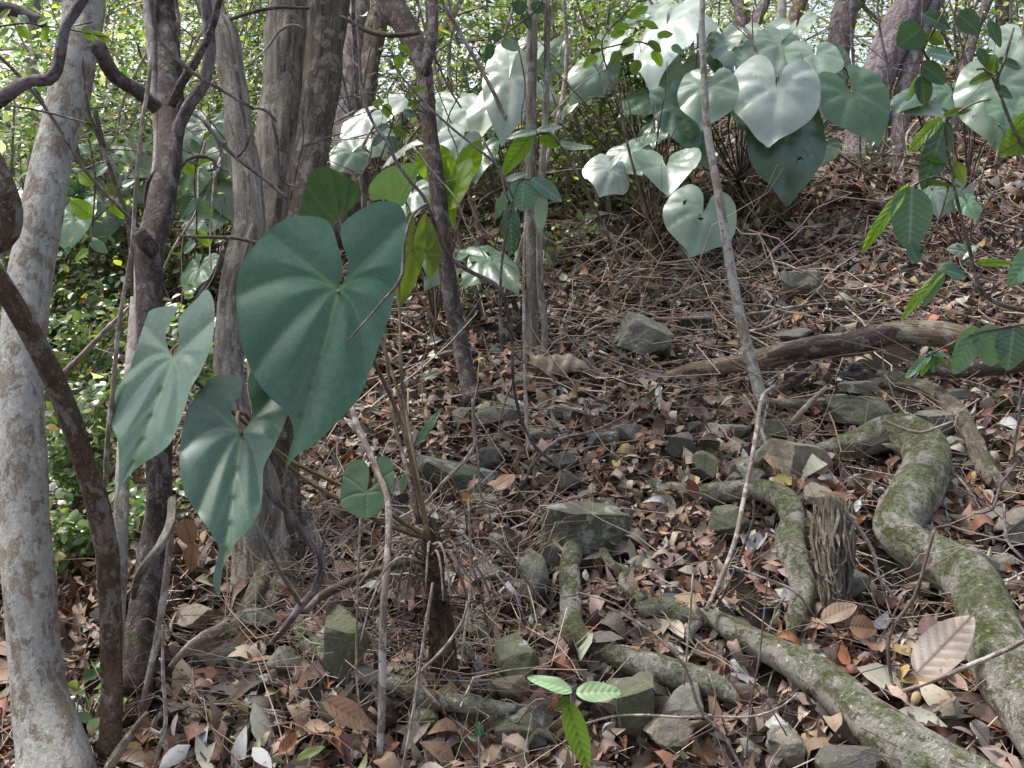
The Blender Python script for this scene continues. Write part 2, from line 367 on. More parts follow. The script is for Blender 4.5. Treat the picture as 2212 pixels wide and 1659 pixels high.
def pick(pal, wts, n, var=.25):
    pal = np.array(pal); w_ = np.array(wts, float); w_ /= w_.sum()
    c = pal[NR.choice(len(pal), n, p=w_)]
    return np.clip(c*np.exp(NR.normal(0, var, (n, 1)))*(1+NR.normal(0, .06, (n, 3))), .005, .9)
BROWN = [(.30, .19, .13), (.18, .078, .048), (.38, .285, .225), (.05, .032, .026), (.32, .12, .045), (.46, .38, .32), (.14, .092, .078), (.42, .29, .11)]
BW = [28, 13, 24, 20, 4, 14, 22, 2]

# ------------------------------------------------------------------ thicket behind: shrubs and trees with small leaves
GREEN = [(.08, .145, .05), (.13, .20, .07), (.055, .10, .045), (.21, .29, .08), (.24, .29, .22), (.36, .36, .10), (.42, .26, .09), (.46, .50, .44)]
def shrub(fx, d, wpx, top, nleaf, label, group, wts=(5, 5, 5, 2, 5, .6, .3, 3), lsz=.038, name='shrub', low=.1, nst=9, bright=1.0, mat='stick'):
    b = drop(fx, d); Wm = wpx*d/FPX; topz = P(fx, top, d)[2]; H = max(.5, topz-b[2])
    e = empty(name, b, label, 'shrub' if name == 'shrub' else 'tree', group)
    ms = MB(); cl = []
    for s in range(nst):
        a = R.uniform(0, 6.28); q = Wm*.5*math.sqrt(R.random()); tip = b+np.array([math.cos(a)*q, math.sin(a)*q*.8, H*R.uniform(.65, 1.05)])
        st = b+np.array([R.gauss(0, .04), R.gauss(0, .04), -.03]); mid = (st+tip)/2+np.array([R.gauss(0, .09), R.gauss(0, .09), 0])*H
        r0 = R.uniform(.006, .016)*(1+d*.05)
        C, rr = tube(ms, [st, mid, tip], [r0, r0*.7, r0*.3], 5, .12, 0, cap=False)
        for k in range(10):
            i0 = R.randint(int(len(C)*.15), len(C)-1); p = C[i0]
            q2 = p+np.array([R.gauss(0, 1), R.gauss(0, 1), R.uniform(-.1, .9)])*Wm*.22
            tube(ms, [p, (p+q2)/2+np.array([0, 0, .03]), q2], [r0*.35, r0*.28, r0*.12], 4, .12, 0, cap=False)
            cl.append(q2); cl.append((p+q2)/2)
    ms.build('stem', M[mat], e, b, use=('tube',))
    cl = np.array([c for c in cl if c[2] > b[2]+low*H]); nc = len(cl)
    idx = NR.integers(0, nc, nleaf); sp = .10+Wm*.06
    C = cl[idx]+NR.normal(0, 1, (nleaf, 3))*sp*NR.uniform(.4, 1.5, (nleaf, 1))
    C[:, 2] = np.maximum(C[:, 2], gh(C[:, 0], C[:, 1])+.03)
    N = np.array([0, -.25, .9])+NR.normal(0, .5, (nleaf, 3)); T = NR.normal(0, 1, (nleaf, 3)); T[:, 2] -= .3
    L = NR.uniform(.6, 1.3, nleaf)*lsz*(1+.03*d); W = L*NR.uniform(.45, .7, nleaf)
    shade = np.exp(NR.normal(0, .25, nc))[idx][:, None]
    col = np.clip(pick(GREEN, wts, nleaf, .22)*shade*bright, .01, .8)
    mf = MB(); leaf_batch(mf, C, N, T, L, W, col, NR.normal(0, .4, nleaf), NR.normal(.2, .3, nleaf), 4)
    mf.build('foliage', M['foliage'], e, b, use=('col',))
    return e
SH = [  # far bushes are weighted to paler leaf tones, painting in haze
 (60, 4.6, 620, 250, 3600, 'small-leaved bush with yellow sprigs at the left edge behind the palest trunk', None, (6, 5, 6, 2, 6, 1, .5, 4)),
 (250, 5.0, 620, -60, 4200, 'tall loose bush of bright small leaves behind the pale limb bridging two left trunks', None, (6, 5, 6, 2, 6, 1.5, .6, 5)),
 (560, 6.2, 620, -120, 4000, 'fine-leaved bush seen between the fissured twin trunks and the dark trunk', None, (5, 4, 6, 2, 7, .6, .3, 5)),
 (-40, 6.5, 900, -150, 4200, 'high leafy bush filling the top left corner of the photo', None, (5, 5, 6, 2, 7, 1, .5, 6)),
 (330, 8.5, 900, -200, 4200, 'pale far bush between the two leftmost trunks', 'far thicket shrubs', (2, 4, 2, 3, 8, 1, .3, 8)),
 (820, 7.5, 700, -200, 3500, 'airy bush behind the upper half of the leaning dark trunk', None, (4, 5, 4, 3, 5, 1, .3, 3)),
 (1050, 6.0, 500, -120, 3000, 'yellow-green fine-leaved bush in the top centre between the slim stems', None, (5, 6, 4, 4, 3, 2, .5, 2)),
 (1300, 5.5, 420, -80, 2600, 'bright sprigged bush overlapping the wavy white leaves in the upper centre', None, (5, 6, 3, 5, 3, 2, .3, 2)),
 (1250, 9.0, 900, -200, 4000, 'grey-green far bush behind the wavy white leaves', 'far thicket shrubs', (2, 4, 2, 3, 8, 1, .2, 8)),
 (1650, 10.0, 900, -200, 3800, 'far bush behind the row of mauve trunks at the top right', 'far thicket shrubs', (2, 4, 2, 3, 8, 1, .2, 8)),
 (2080, 8.0, 800, -200, 3600, 'dusty far bush in the top right corner', None, (4, 4, 5, 2, 5, 1, .5, 3)),
 (2350, 6.5, 600, -100, 2600, 'dark leafy bush cut by the right edge', None, (5, 4, 5, 2, 5, 1, .5, 2)),
]
for s in SH: shrub(*s[:4], int(s[4]*1.7), *s[5:7], wts=s[7], lsz=.036)
DT = ['beyond the palest trunk', 'beyond the two leftmost trunks', 'beyond the leaning dark trunk', 'beyond the thin pale pole', 'beyond the big mauve trunk', 'past the right edge', 'farthest off behind the three-trunk clump', 'farthest off behind the slim upright trunk', 'farthest off at the upper right', 'farthest off at the left']
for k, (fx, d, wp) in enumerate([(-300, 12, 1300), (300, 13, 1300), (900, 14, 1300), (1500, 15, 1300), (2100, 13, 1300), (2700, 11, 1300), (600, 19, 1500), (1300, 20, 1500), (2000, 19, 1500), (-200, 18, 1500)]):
    shrub(fx, d, wp, -420, 6000, 'hazy distant tree closing the thicket '+DT[k], 'distant trees closing the thicket', (2, 3, 2, 3, 8, .5, .2, 9), lsz=.055, name='tree', low=.05, nst=8, bright=1.3)  # distant leaf colours paled and brightened in place of haze
# low green ground plants on the left slope
def herb(fx, fy, wpx, hpx, n, label, group=None, wts=(6, 5, 5, 3, 3, 1, .2, 2), lsz=.035):
    d = G(fx, fy); b = P(fx, fy, d); b[2] = float(gh(b[0], b[1])); e = empty('ground_plant', b, label, 'plant', group)
    Wm, Hm = wpx*d/FPX, hpx*d/FPX; ms = MB(); tips = []
    for s in range(9):
        tip = b+np.array([R.uniform(-.5, .5)*Wm, R.uniform(-.3, .6)*Wm, Hm*R.uniform(.4, 1)]); r0 = .0025
        C, _ = tube(ms, [b+np.array([R.gauss(0, .02), R.gauss(0, .02), -.01]), (b+tip)/2+np.array([R.gauss(0, .1)*Wm, 0, .06]), tip], [r0, r0, r0*.5], 4, .05, 0, cap=False)
        tips += list(C[2:])
    ms.build('stem', M['stick'], e, b, use=('tube',)); tips = np.array(tips)
    C = tips[NR.integers(0, len(tips), n)]+NR.normal(0, .035, (n, 3)); C[:, 2] = np.maximum(C[:, 2], gh(C[:, 0], C[:, 1])+.02)
    L = NR.uniform(.6, 1.3, n)*lsz; mf = MB()
    leaf_batch(mf, C, np.array([0, -.4, .8])+NR.normal(0, .45, (n, 3)), NR.normal(0, 1, (n, 3)), L, L*NR.uniform(.5, .75, n), pick(GREEN, wts, n, .2), NR.normal(0, .3, n), NR.normal(.2, .2, n), 5)
    mf.build('foliage', M['foliage'], e, b, use=('col',)); return e
herb(180, 1120, 260, 330, 750, 'leafy green ground plant between the palest trunk and the brown trunk')
herb(150, 900, 330, 330, 800, 'yellow-tinged ground plant behind the pale fallen branch at the left', wts=(5, 5, 3, 6, 2, 4, .2, 1))
herb(190, 1250, 200, 130, 260, 'dark green low plant on the litter left of the brown trunk')
herb(430, 900, 300, 260, 450, 'small green plant behind the two lower left heart leaves')
herb(330, 1190, 160, 120, 160, 'short green seedling clump between the brown trunk and the vine-wrapped trunk')
herb(20, 1330, 120, 260, 160, 'green sprigs behind the foot of the palest trunk at the left edge')
herb(205, 1590, 90, 70, 34, 'bright green seedling by the foot of the brown trunk', wts=(2, 6, 1, 3, 0, 0, 0, 0))
herb(130, 1655, 60, 40, 16, 'tiny bright green seedling at the bottom edge of the photo', wts=(2, 6, 1, 3, 0, 0, 0, 0))
for k, (fx, fy) in enumerate([(1180, 600), (1480, 520), (1090, 640), (1890, 380), (2030, 400), (1250, 560), (1000, 700)]):
    herb(fx, fy, 130, 110, 70, 'small green seedling dotted on the litter of the middle slope', 'seedlings on the middle slope')

# ------------------------------------------------------------------ trees with traced trunks
def crown(e, b, pts, n, lsz=.065, spread=.45, wts=(5, 4, 6, 2, 3, .5, .2, 1)):
    pts = np.array(pts); m = len(pts)
    C = pts[NR.integers(0, m, n)]+NR.normal(0, spread, (n, 3))
    N = np.array([0, 0, 1.])+NR.normal(0, .5, (n, 3)); L = NR.uniform(.7, 1.3, n)*lsz
    mf = MB(); leaf_batch(mf, C, N, NR.normal(0, 1, (n, 3)), L, L*.55, pick(GREEN, wts, n, .2), NR.normal(0, .4, n), NR.normal(.2, .3, n), 4)
    mf.build('crown', M['foliage'], e, b, use=('col',))
def tree(label, path, d, mat, seg=16, bump=.10, branches=(), crown_n=230, step=.03, group=None, top=None, name='tree', cat='tree', flat=1.0):
    pts, rad = px(path, d)
    if path[0][1] < 30 and crown_n:                 # carry the trunk on above the frame
        dr = nrm(pts[0]-pts[1])*.6+np.array([0, 0, .4]); ext = pts[0]+nrm(dr)*1.6
        pts = np.vstack([ext, pts[0]+nrm(dr)*.7, pts]); rad = np.concatenate([[rad[0]*.35, rad[0]*.8], rad])
    b = pts[-1].copy(); e = empty(name, b, label, cat, group)
    m = MB(); C, _ = tube(m, pts, rad, seg, step, bump, flat=flat); m.build('trunk', M[mat], e, b, use=('tube',))
    for br in branches:
        bp, bd, bm = br[:3]; q, r = px(bp, bd); mm = MB(); tube(mm, q, r, 10, .025, bump); mm.build('branch', M[bm], e, b, use=('tube',))
    if path[0][1] < 30 and crown_n:
        cp = []; mm = MB()
        for k in range(7):
            s = C[R.randint(0, max(1, int(.7/step)))]; a = R.uniform(0, 6.28); q = s+np.array([math.cos(a)*R.uniform(.5, 1.3), math.sin(a)*R.uniform(.5, 1.3), R.uniform(.4, 1.3)])
            if q[2] < 2.8+.27*q[1]: q[2] = 2.8+.27*max(0, q[1])
            tube(mm, [s, (s+q)/2+np.array([0, 0, .1]), q], [rad[0]*.8, rad[0]*.6, .004], 6, .1, .05, cap=False); cp += [q, (s+2*q)/3]
        mm.build('limb', M[mat], e, b, use=('tube',))
        crown(e, b, [c for c in cp if c[2] > 2.3+.27*max(0, c[1])] or [cp[0]], crown_n, spread=.3)
    return e
dg = G
tree('palest lichen-blotched trunk at the left edge, leaning left then back', [(182, -10, 84), (168, 90, 84), (150, 200, 86), (118, 320, 84), (96, 430, 84), (72, 560, 90), (52, 700, 92), (44, 830, 98), (46, 960, 100), (52, 1100, 102), (62, 1250, 104), (74, 1400, 108), (88, 1520, 118), (112, 1620, 145), (120, 1720, 200)], [2.5, 2.3, 2.1, 1.95, 1.85], 'pale', 20, .07)
tree('brown peeling trunk rising from the litter and bending out past the left edge', [(-60, 520, 44), (20, 640, 46), (62, 712, 46), (108, 800, 46), (150, 900, 47), (186, 1010, 48), (214, 1100, 50), (230, 1190, 48), (238, 1300, 48), (240, 1420, 46), (242, 1530, 44), (236, 1640, 50)], [1.7, 1.8, 1.9, 1.95, 2.0, 1.93], 'brown', 16, .08, crown_n=0)
tree('dark knotted trunk wrapped by a vine, third from the left', [(353, -10, 44), (361, 80, 48), (367, 176, 54), (370, 270, 56), (363, 350, 56), (347, 450, 60), (325, 530, 62), (322, 620, 58), (326, 720, 58), (335, 850, 56), (345, 980, 55), (342, 1090, 56), (330, 1200, 62), (314, 1310, 68), (302, 1400, 72), (296, 1500, 76)], [3.0, 2.8, 2.5, 2.35, 2.25, 2.12], 'dark', 16, .09,
     branches=[([(442, -10, 24), (453, 88, 25), (443, 176, 25), (415, 218, 27), (385, 275, 26), (366, 330, 20)], 2.75, 'mauve'), ([(476, -10, 14), (457, 63, 16), (422, 134, 18), (392, 180, 20), (370, 230, 18)], 2.7, 'dark'),
               ([(300, 500, 30), (316, 525, 36), (330, 540, 30)], [2.40, 2.42, 2.45], 'dark')])
tree('slender pale stem running close along the left of the dark knotted trunk', [(320, -10, 24), (327, 90, 22), (333, 180, 20), (342, 300, 20), (334, 400, 22), (312, 520, 24), (298, 640, 30), (288, 760, 30), (276, 880, 30), (266, 1000, 30), (262, 1110, 30), (262, 1230, 28), (256, 1350, 26), (252, 1440, 22)], [2.95, 2.8, 2.5, 2.15, 2.05], 'pale', 12, .06, crown_n=200,
     branches=[([(211, 98, 34), (246, 162, 32), (299, 197, 32), (340, 235, 30)], [2.3, 2.45, 2.6, 2.65], 'mauve')])
tree('greenish fissured trunk leaning in from the left of the three-trunk clump', [(450, -10, 48), (485, 70, 54), (503, 176, 58), (518, 281, 58), (534, 387, 60), (540, 480, 66), (520, 560, 66), (500, 660, 62), (494, 780, 62), (505, 900, 70), (530, 1040, 80), (545, 1180, 90), (548, 1330, 110)], [3.0, 2.85, 2.7, 2.55, 2.45], 'fiss', 20, .10)
tree('broad pale fissured middle trunk of the three-trunk clump', [(625, -10, 84), (615, 100, 90), (610, 200, 96), (604, 300, 96), (600, 400, 90), (592, 520, 86), (580, 700, 84), (575, 900, 84), (580, 1100, 96), (590, 1240, 110), (600, 1340, 150)], [3.2, 3.1, 2.9, 2.6, 2.4], 'fiss', 24, .12)
tree('dark fissured right-hand trunk of the three-trunk clump', [(712, -10, 92), (700, 100, 84), (693, 200, 80), (676, 300, 76), (655, 390, 68), (640, 500, 68), (625, 650, 70), (610, 850, 70), (612, 1050, 70), (618, 1200, 80), (640, 1300, 90)], [3.1, 3.0, 2.8, 2.6, 2.5], 'fissdark', 20, .10,
     branches=[([(668, 18, 6), (600, 16, 8), (545, 26, 8), (497, 42, 8)], 2.6, 'darkstick'), ([(735, 36, 9), (760, 48, 9), (790, 66, 9), (823, 75, 10), (870, 76, 10), (908, 70, 9)], 2.8, 'darkstick')])
tree('leaning dark lichen-dotted trunk beside the biggest heart leaf', [(838, -12, 60), (866, 40, 56), (893, 90, 50), (913, 140, 40), (921, 211, 36), (930, 299, 34), (943, 387, 38), (953, 480, 36), (963, 571, 36), (981, 676, 37), (1000, 770, 36), (1012, 830, 37), (1020, 880, 40)], [3.9, 3.7, 3.5, 3.35, 3.22], 'dark', 16, .06,
     branches=[([(935, -10, 22), (935, 60, 24), (925, 120, 26), (918, 160, 20)], [3.8, 3.6, 3.55], 'dark')])
tree('slim upright grey-brown trunk right of centre with a thinner companion', [(1153, -10, 22), (1150, 60, 24), (1147, 211, 24), (1148, 316, 23), (1145, 457, 24), (1150, 562, 26), (1150, 680, 28), (1152, 770, 32)], [3.9, 3.8, 3.65], 'fiss', 12, .05, crown_n=350)
tree('thin companion stem standing against the slim grey-brown trunk', [(1182, -10, 12), (1180, 200, 14), (1168, 420, 14), (1166, 600, 15), (1176, 700, 15), (1176, 785, 16)], [3.9, 3.7, 3.6], 'fiss', 8, .05, crown_n=100)
tree('thin pale pole of a tree crossing in front of the right leaf cluster', [(1518, -10, 12), (1516, 60, 14), (1520, 150, 15), (1528, 280, 17), (1545, 380, 18), (1562, 480, 20), (1582, 600, 22), (1602, 700, 24), (1628, 800, 26), (1652, 890, 30), (1666, 945, 34)], [3.35, 3.3, 3.2, 3.1, 3.02], 'pale', 12, .06, crown_n=250)
# trunks of the background
BT = [
 ('big mauve trunk leaning right behind the right leaf cluster', [(1985, -20, 80), (1955, 30, 76), (1925, 100, 76), (1898, 160, 74), (1870, 260, 76), (1855, 350, 85), (1850, 430, 100)], [6.2, 5.6], 'mauve'),
 ('second leaning mauve trunk right of the big mauve one', [(2050, -60, 30), (2003, 40, 34), (1975, 120, 36), (1952, 200, 38), (1940, 300, 40), (1930, 400, 44)], [6.2, 5.6], 'mauve'),
 ('short dark trunk top left of the right leaf cluster', [(1596, -20, 26), (1600, 30, 28), (1604, 140, 30), (1606, 300, 34), (1606, 440, 36)], [6.5, 5.5], 'dark'),
 ('pale slanted trunk just right of the short dark one', [(1660, -20, 20), (1640, 30, 24), (1620, 90, 26), (1612, 220, 28), (1600, 380, 30)], [7.0, 6.2], 'mauve'),
 ('pale straight stem between the slanted and twisted trunks', [(1690, -20, 20), (1685, 80, 22), (1680, 220, 24), (1676, 400, 26)], [7.2, 6.4], 'pale'),
 ('twisted brown trunk above the palest heart leaf', [(1735, -20, 30), (1722, 20, 30), (1706, 90, 30), (1712, 200, 34), (1716, 380, 38)], [6.5, 6.0], 'brown'),
 ('thick pale mauve trunk top of the right leaf cluster', [(1850, -20, 52), (1828, 20, 54), (1815, 80, 54), (1800, 200, 58), (1795, 400, 64)], [7.6, 6.8], 'mauve'),
 ('reddish furrowed trunk just right of the three-trunk clump', [(780, -20, 42), (768, 50, 42), (755, 150, 44), (748, 260, 46), (735, 380, 50), (730, 520, 54)], [5.4, 4.6], 'mauve'),
 ('darker furrowed trunk behind the leaning dark trunk', [(830, -20, 44), (812, 60, 46), (795, 150, 48), (782, 240, 50), (772, 360, 52), (765, 500, 56)], [5.8, 4.8], 'fissdark'),
 ('thin mauve trunk leaning left behind the leaning dark trunk', [(1000, -20, 16), (960, 60, 20), (920, 130, 20), (870, 260, 24), (840, 420, 26)], [6.5, 5.8], 'mauve'),
 ('thin grey trunk at the top right corner', [(2140, -20, 20), (2110, 60, 20), (2090, 130, 22), (2060, 260, 24), (2050, 380, 26)], [6.8, 6.0], 'mauve'),
 ('grey upright trunk far right beyond the oval-leaved shoot', [(2170, -20, 26), (2165, 120, 26), (2150, 300, 30), (2140, 420, 32)], [7.2, 6.4], 'dark'),
 ('faint grey trunk far left behind the palest trunk', [(75, -20, 22), (70, 150, 24), (72, 330, 26), (80, 520, 28)], [5.2, 4.8], 'fiss'),
 ('mid-distance grey trunk in the gap between the bushes right of centre', [(1290, -20, 16), (1285, 160, 18), (1275, 360, 22), (1270, 480, 24)], [6.8, 6.2], 'fiss'),
]
for lab, pa, d, mt in BT: tree(lab, pa, d, mt, 10, .10, crown_n=160, step=.08)
# thin upright saplings
sap = []
for k in range(5):
    m = MB(); H = 2.4; pts = [np.array([R.gauss(0, .03)*q, R.gauss(0, .03)*q, H*q/4.]) for q in range(5)]
    tube(m, pts, [.0085, .008, .007, .006, .004], 6, .1, .08)
    for b_ in range(5):
        p = pts[1]+(pts[4]-pts[1])*R.random(); q = p+np.array([R.gauss(0, .25), R.gauss(0, .25), R.uniform(.1, .45)]); tube(m, [p, (p+q)/2+np.array([0, 0, .04]), q], [.003, .0025, .001], 4, .08, 0, cap=False)
    sap.append(m)
first = {}
spots = [(610 + 0, 0)]*0
for k in range(80):
    fx = R.choice([R.uniform(960, 1500), R.uniform(1500, 2212), R.uniform(380, 560), R.uniform(700, 1100), R.uniform(80, 420)]); d = R.uniform(3.9, 8.5) if fx < 1400 else R.uniform(5.3, 9.5)
    b = drop(fx, d); t_ = k % 5; mt = ('stick', 'stick', 'mauve')[k % 3]; key = (t_, mt)
    if key not in first:
        o = sap[t_].build('sapling', M[mt], None, (0, 0, 0), use=('tube',)); first[key] = o
    else:
        o = first[key].copy(); COL.objects.link(o)
    o.location = tuple(b - np.array([0, 0, .03])); o.rotation_euler = (R.gauss(0, .16), R.gauss(0, .2), R.uniform(0, 6.28)); s = R.uniform(.7, 1.5); o.scale = (s, s, R.uniform(.8, 1.4))
    tag(o, 'thin bare upright sapling stem in the thicket', 'sapling', 'thin bare saplings in the thicket')

# ------------------------------------------------------------------ single twigs, vines and fallen branches
def branch(name, label, path, d, mat='stick', cat='twig', side=(), seg=7, bump=.10, group=None, gnd=False):
    pts, r = on_ground(path) if gnd else px(path, d)
    b = pts[-1].copy(); m = MB(); tube(m, pts, r, seg, .02, bump)
    for s in side:
        q, rr = on_ground(s[0]) if gnd else px(s[0], s[1] if len(s) > 1 else d)
        tube(m, q, rr, 6, .02, bump)
    return tag(m.build(name, M[mat], None, b, use=('tube',)), label, cat, group)
branch('branch', 'crooked grey branch curling in at the top left in front of the palest trunk', [(186, -10, 20), (160, 30, 21), (141, 60, 22), (132, 105, 24), (122, 150, 28), (104, 172, 26), (70, 174, 26), (35, 190, 30), (-20, 230, 34)], 1.6, 'mauve', 'branch', seg=12)
branch('branch', 'short pale limb entering at the very top left corner', [(-20, 12, 28), (30, 22, 28), (62, 34, 26), (95, 50, 24)], 2.6, 'mauve', 'branch', seg=10)
branch('branch', 'dark reddish broken branch elbow at the left edge', [(-40, 300, 40), (-8, 370, 50), (14, 430, 56), (22, 480, 56), (4, 515, 56), (-50, 540, 50)], 1.5, 'brown', 'branch', seg=14)
branch('twig', 'straight dark twig slanting down to the knot of the dark knotted trunk', [(-10, 112, 8), (60, 185, 8), (120, 265, 8), (180, 362, 8), (240, 430, 8), (300, 490, 9)], 2.0, 'darkstick')
branch('twig', 'dark twig hanging from high beside the palest trunk', [(178, 120, 5), (182, 180, 7), (194, 250, 8), (222, 320, 9), (250, 400, 9), (276, 480, 9), (284, 583, 9), (285, 640, 7)], 2.15, 'darkstick', side=[([(205, 236, 12), (218, 290, 10), (224, 320, 8)],)])
branch('twig', 'thin horizontal twig crossing the palest trunk', [(20, 228, 4), (80, 238, 5), (150, 255, 5), (195, 268, 4)], 1.8, 'darkstick')
branch('vine', 'long straight pale vine hanging between the left trunks', [(326, 120, 8), (320, 190, 9), (309, 250, 9), (300, 330, 9), (292, 430, 9), (284, 540, 9), (270, 620, 9), (256, 711, 10), (243, 852, 11), (232, 957, 12), (228, 1050, 12)], 1.95, 'stick', 'vine', seg=8)
branch('twig', 'pale forked twig sweeping down from the top across the left trunks', [(326, -10, 12), (330, 30, 12), (340, 75, 11), (362, 104, 11), (400, 144, 10), (440, 172, 9), (492, 202, 8), (548, 235, 7)], 2.3, 'mauve', side=[([(520, 218, 6), (516, 170, 6), (508, 140, 4)],), ([(548, 235, 6), (572, 236, 6), (596, 262, 5)],)])
branch('twig', 'straight mauve twig running down toward the top of the biggest heart leaf', [(432, 253, 7), (470, 300, 8), (510, 341, 8), (562, 380, 8), (622, 430, 8)], 2.4, 'mauve', side=[([(510, 341, 6), (530, 320, 6), (541, 288, 6)],)])
branch('twig', 'crooked pale twig dangling in front of the broad middle trunk', [(583, 239, 6), (598, 302, 7), (600, 340, 7), (607, 385, 7), (625, 400, 6), (645, 404, 4)], 2.35, 'mauve', side=[([(585, 245, 5), (560, 235, 4)],)])
branch('twig', 'fine dark twig dangling over the dark fissured trunk', [(634, 150, 3), (650, 240, 4), (655, 300, 4), (640, 370, 5), (628, 430, 5)], 2.5, 'darkstick', side=[([(655, 316, 4), (700, 300, 4), (740, 288, 3)],), ([(650, 240, 3), (620, 160, 2)],)])
branch('twig', 'arched pale twig near the top of the broad middle trunk', [(655, 60, 5), (630, 54, 6), (600, 70, 6), (580, 100, 5), (545, 135, 5)], 2.7, 'stick')
branch('vine', 'dark hooked vine end curling between the dark and fissured trunks', [(392, 360, 7), (405, 345, 8), (425, 338, 9), (450, 340, 9), (464, 350, 9), (462, 366, 7), (448, 368, 5)], 2.6, 'darkstick', 'vine')
branch('vine', 'dark loop of vine behind the dark knotted trunk at mid height', [(340, 370, 14), (322, 395, 14), (316, 430, 14), (322, 460, 13), (335, 480, 10)], 2.65, 'dark', 'vine')
branch('twig', 'dark horizontal twig stub poking out left of the biggest heart leaf', [(388, 510, 5), (430, 512, 7), (492, 513, 8), (530, 518, 9), (568, 530, 10)], 2.3, 'darkstick')
branch('vine', 'mossy vine twisting round the foot of the dark knotted trunk', [(372, 1080, 18), (368, 1130, 20), (345, 1180, 20), (312, 1225, 22), (296, 1255, 18), (288, 1290, 12)], [2.15, 2.05, 1.98, 1.98, 2.05, 2.15], 'fiss', 'vine', seg=10)
branch('branch', 'grey leaning stem with a green foot beside the vine-wrapped trunk', [(372, 1130, 14), (360, 1240, 16), (347, 1330, 16), (335, 1400, 15), (322, 1455, 13), (305, 1530, 10)], [2.1, 2.0], 'stick', 'branch')
branch('twig', 'pale forked fallen branch behind the brown trunk', [(290, 655, 8), (255, 688, 10), (228, 714, 11), (180, 765, 12), (138, 806, 14)], 2.7, 'stick', side=[([(228, 714, 8), (255, 712, 7), (285, 698, 5)],)])
branch('twig', 'long mauve crooked twig hanging down across the centre beside the leaning trunk', [(770, 20, 5), (776, 100, 6), (780, 176, 7), (794, 239, 7), (815, 280, 7), (833, 302, 7), (858, 352, 8), (889, 394, 8), (915, 425, 8), (930, 460, 8), (942, 492, 8), (958, 535, 8), (984, 567, 9), (1023, 590, 9), (1068, 612, 9), (1088, 640, 9), (1099, 690, 8), (1107, 747, 8), (1109, 824, 7), (1124, 900, 8), (1143, 942, 7), (1162, 972, 8), (1190, 995, 5), (1220, 1022, 3)], [1.9, 1.85, 2.0, 2.5], 'mauve',
       side=[([(922, 440, 7), (895, 460, 7), (881, 490, 6), (872, 540, 7), (869, 590, 8), (852, 622, 7), (830, 646, 6), (800, 682, 5), (765, 720, 4), (749, 742, 2)], [1.83, 1.7]), ([(1109, 760, 5), (1122, 775, 5), (1160, 795, 5), (1200, 822, 4)], [2.15, 2.3]), ([(1109, 820, 5), (1090, 870, 4), (1078, 920, 3)], 2.2)], seg=8)
branch('twig', 'fine arching twig crossing the white leaves in the upper centre', [(840, 130, 3), (880, 180, 4), (925, 230, 5), (980, 280, 5), (1030, 320, 5), (1075, 360, 6), (1110, 430, 4)], 2.8, 'mauve')
branch('stem', 'thin silver-grey stick standing just left of the slim trunk', [(1134, 480, 5), (1131, 600, 6), (1133, 750, 8), (1136, 880, 9), (1142, 975, 10)], [2.9, 2.75], 'stick', 'stick')
branch('branch', 'pinkish crooked branch arching over the ground below the biggest heart leaf', [(583, 960, 10), (570, 1010, 12), (572, 1050, 13), (600, 1085, 14), (630, 1115, 15), (661, 1164, 17), (690, 1195, 18), (694, 1230, 18), (680, 1275, 18), (650, 1308, 18), (620, 1350, 16), (585, 1390, 12)], [1.95, 1.95, 1.98], 'mauve', 'branch', side=[([(692, 1200, 8), (700, 1165, 6), (716, 1130, 5)],), ([(650, 1308, 8), (610, 1245, 7), (560, 1145, 5), (545, 1110, 3)],), ([(690, 1210, 6), (715, 1180, 5), (745, 1150, 3)],)], seg=10)
branch('stem', 'grey dead upright stem standing left of the caudex', [(757, 860, 11), (766, 905, 14), (790, 960, 15), (820, 1030, 13), (838, 1085, 14), (838, 1180, 15), (829, 1300, 16), (826, 1400, 17), (826, 1500, 17), (820, 1630, 16)], [2.2, 2.05, 1.9, 1.85], 'stick', 'stick', seg=10)
branch('stem', 'pale straight rod leaning at the lower left of the caudex', [(935, 1259, 6), (922, 1340, 7), (911, 1410, 7), (900, 1491, 7), (885, 1580, 6), (866, 1680, 6)], 1.72, 'stick', 'stick', side=[([(902, 1470, 5), (925, 1500, 8), (950, 1525, 8)],)])
branch('stem', 'pale upright straw-thin stick left of the dead stem', [(778, 1120, 5), (772, 1300, 5), (770, 1450, 5), (783, 1600, 4)], 1.8, 'stick', 'stick')
branch('stem', 'thin pale dead stalk leaning right of the caudex', [(1012, 1080, 4), (1016, 1180, 5), (1014, 1290, 5), (1002, 1380, 5), (996, 1441, 5)], 1.85, 'stick', 'stick')
branch('twig', 'brown twig rising diagonally from the litter left of the caudex', [(1010, 1300, 6), (1000, 1340, 6), (960, 1400, 7), (915, 1445, 8), (880, 1475, 6)], 1.8, 'stick')
branch('twig', 'pale forked stick standing upright right of centre between the rocks', [(1673, 834, 8), (1650, 852, 9), (1641, 880, 9), (1636, 915, 10), (1628, 970, 10), (1612, 1050, 10), (1600, 1110, 10), (1589, 1164, 11), (1568, 1223, 11), (1526, 1318, 11)], [2.9, 2.6, 2.3, 2.1], 'stick', side=[([(1606, 852, 5), (1631, 891, 7), (1652, 950, 7), (1680, 1028, 7), (1705, 1056, 7), (1740, 1077, 5)], [2.8, 2.6]), ([(1660, 860, 5), (1650, 920, 5), (1640, 980, 4)], 2.8)], seg=8)
branch('twig', 'thin dark twig beside the foot of the pale forked stick', [(1627, 1080, 6), (1628, 1120, 6), (1603, 1190, 6), (1575, 1260, 6), (1548, 1312, 5)], 2.15, 'darkstick')
branch('twig', 'thin curved twig lying over the middle mossy root', [(1580, 1222, 5), (1640, 1245, 5), (1700, 1268, 6), (1730, 1290, 6), (1762, 1335, 5)], 2.05, 'stick')
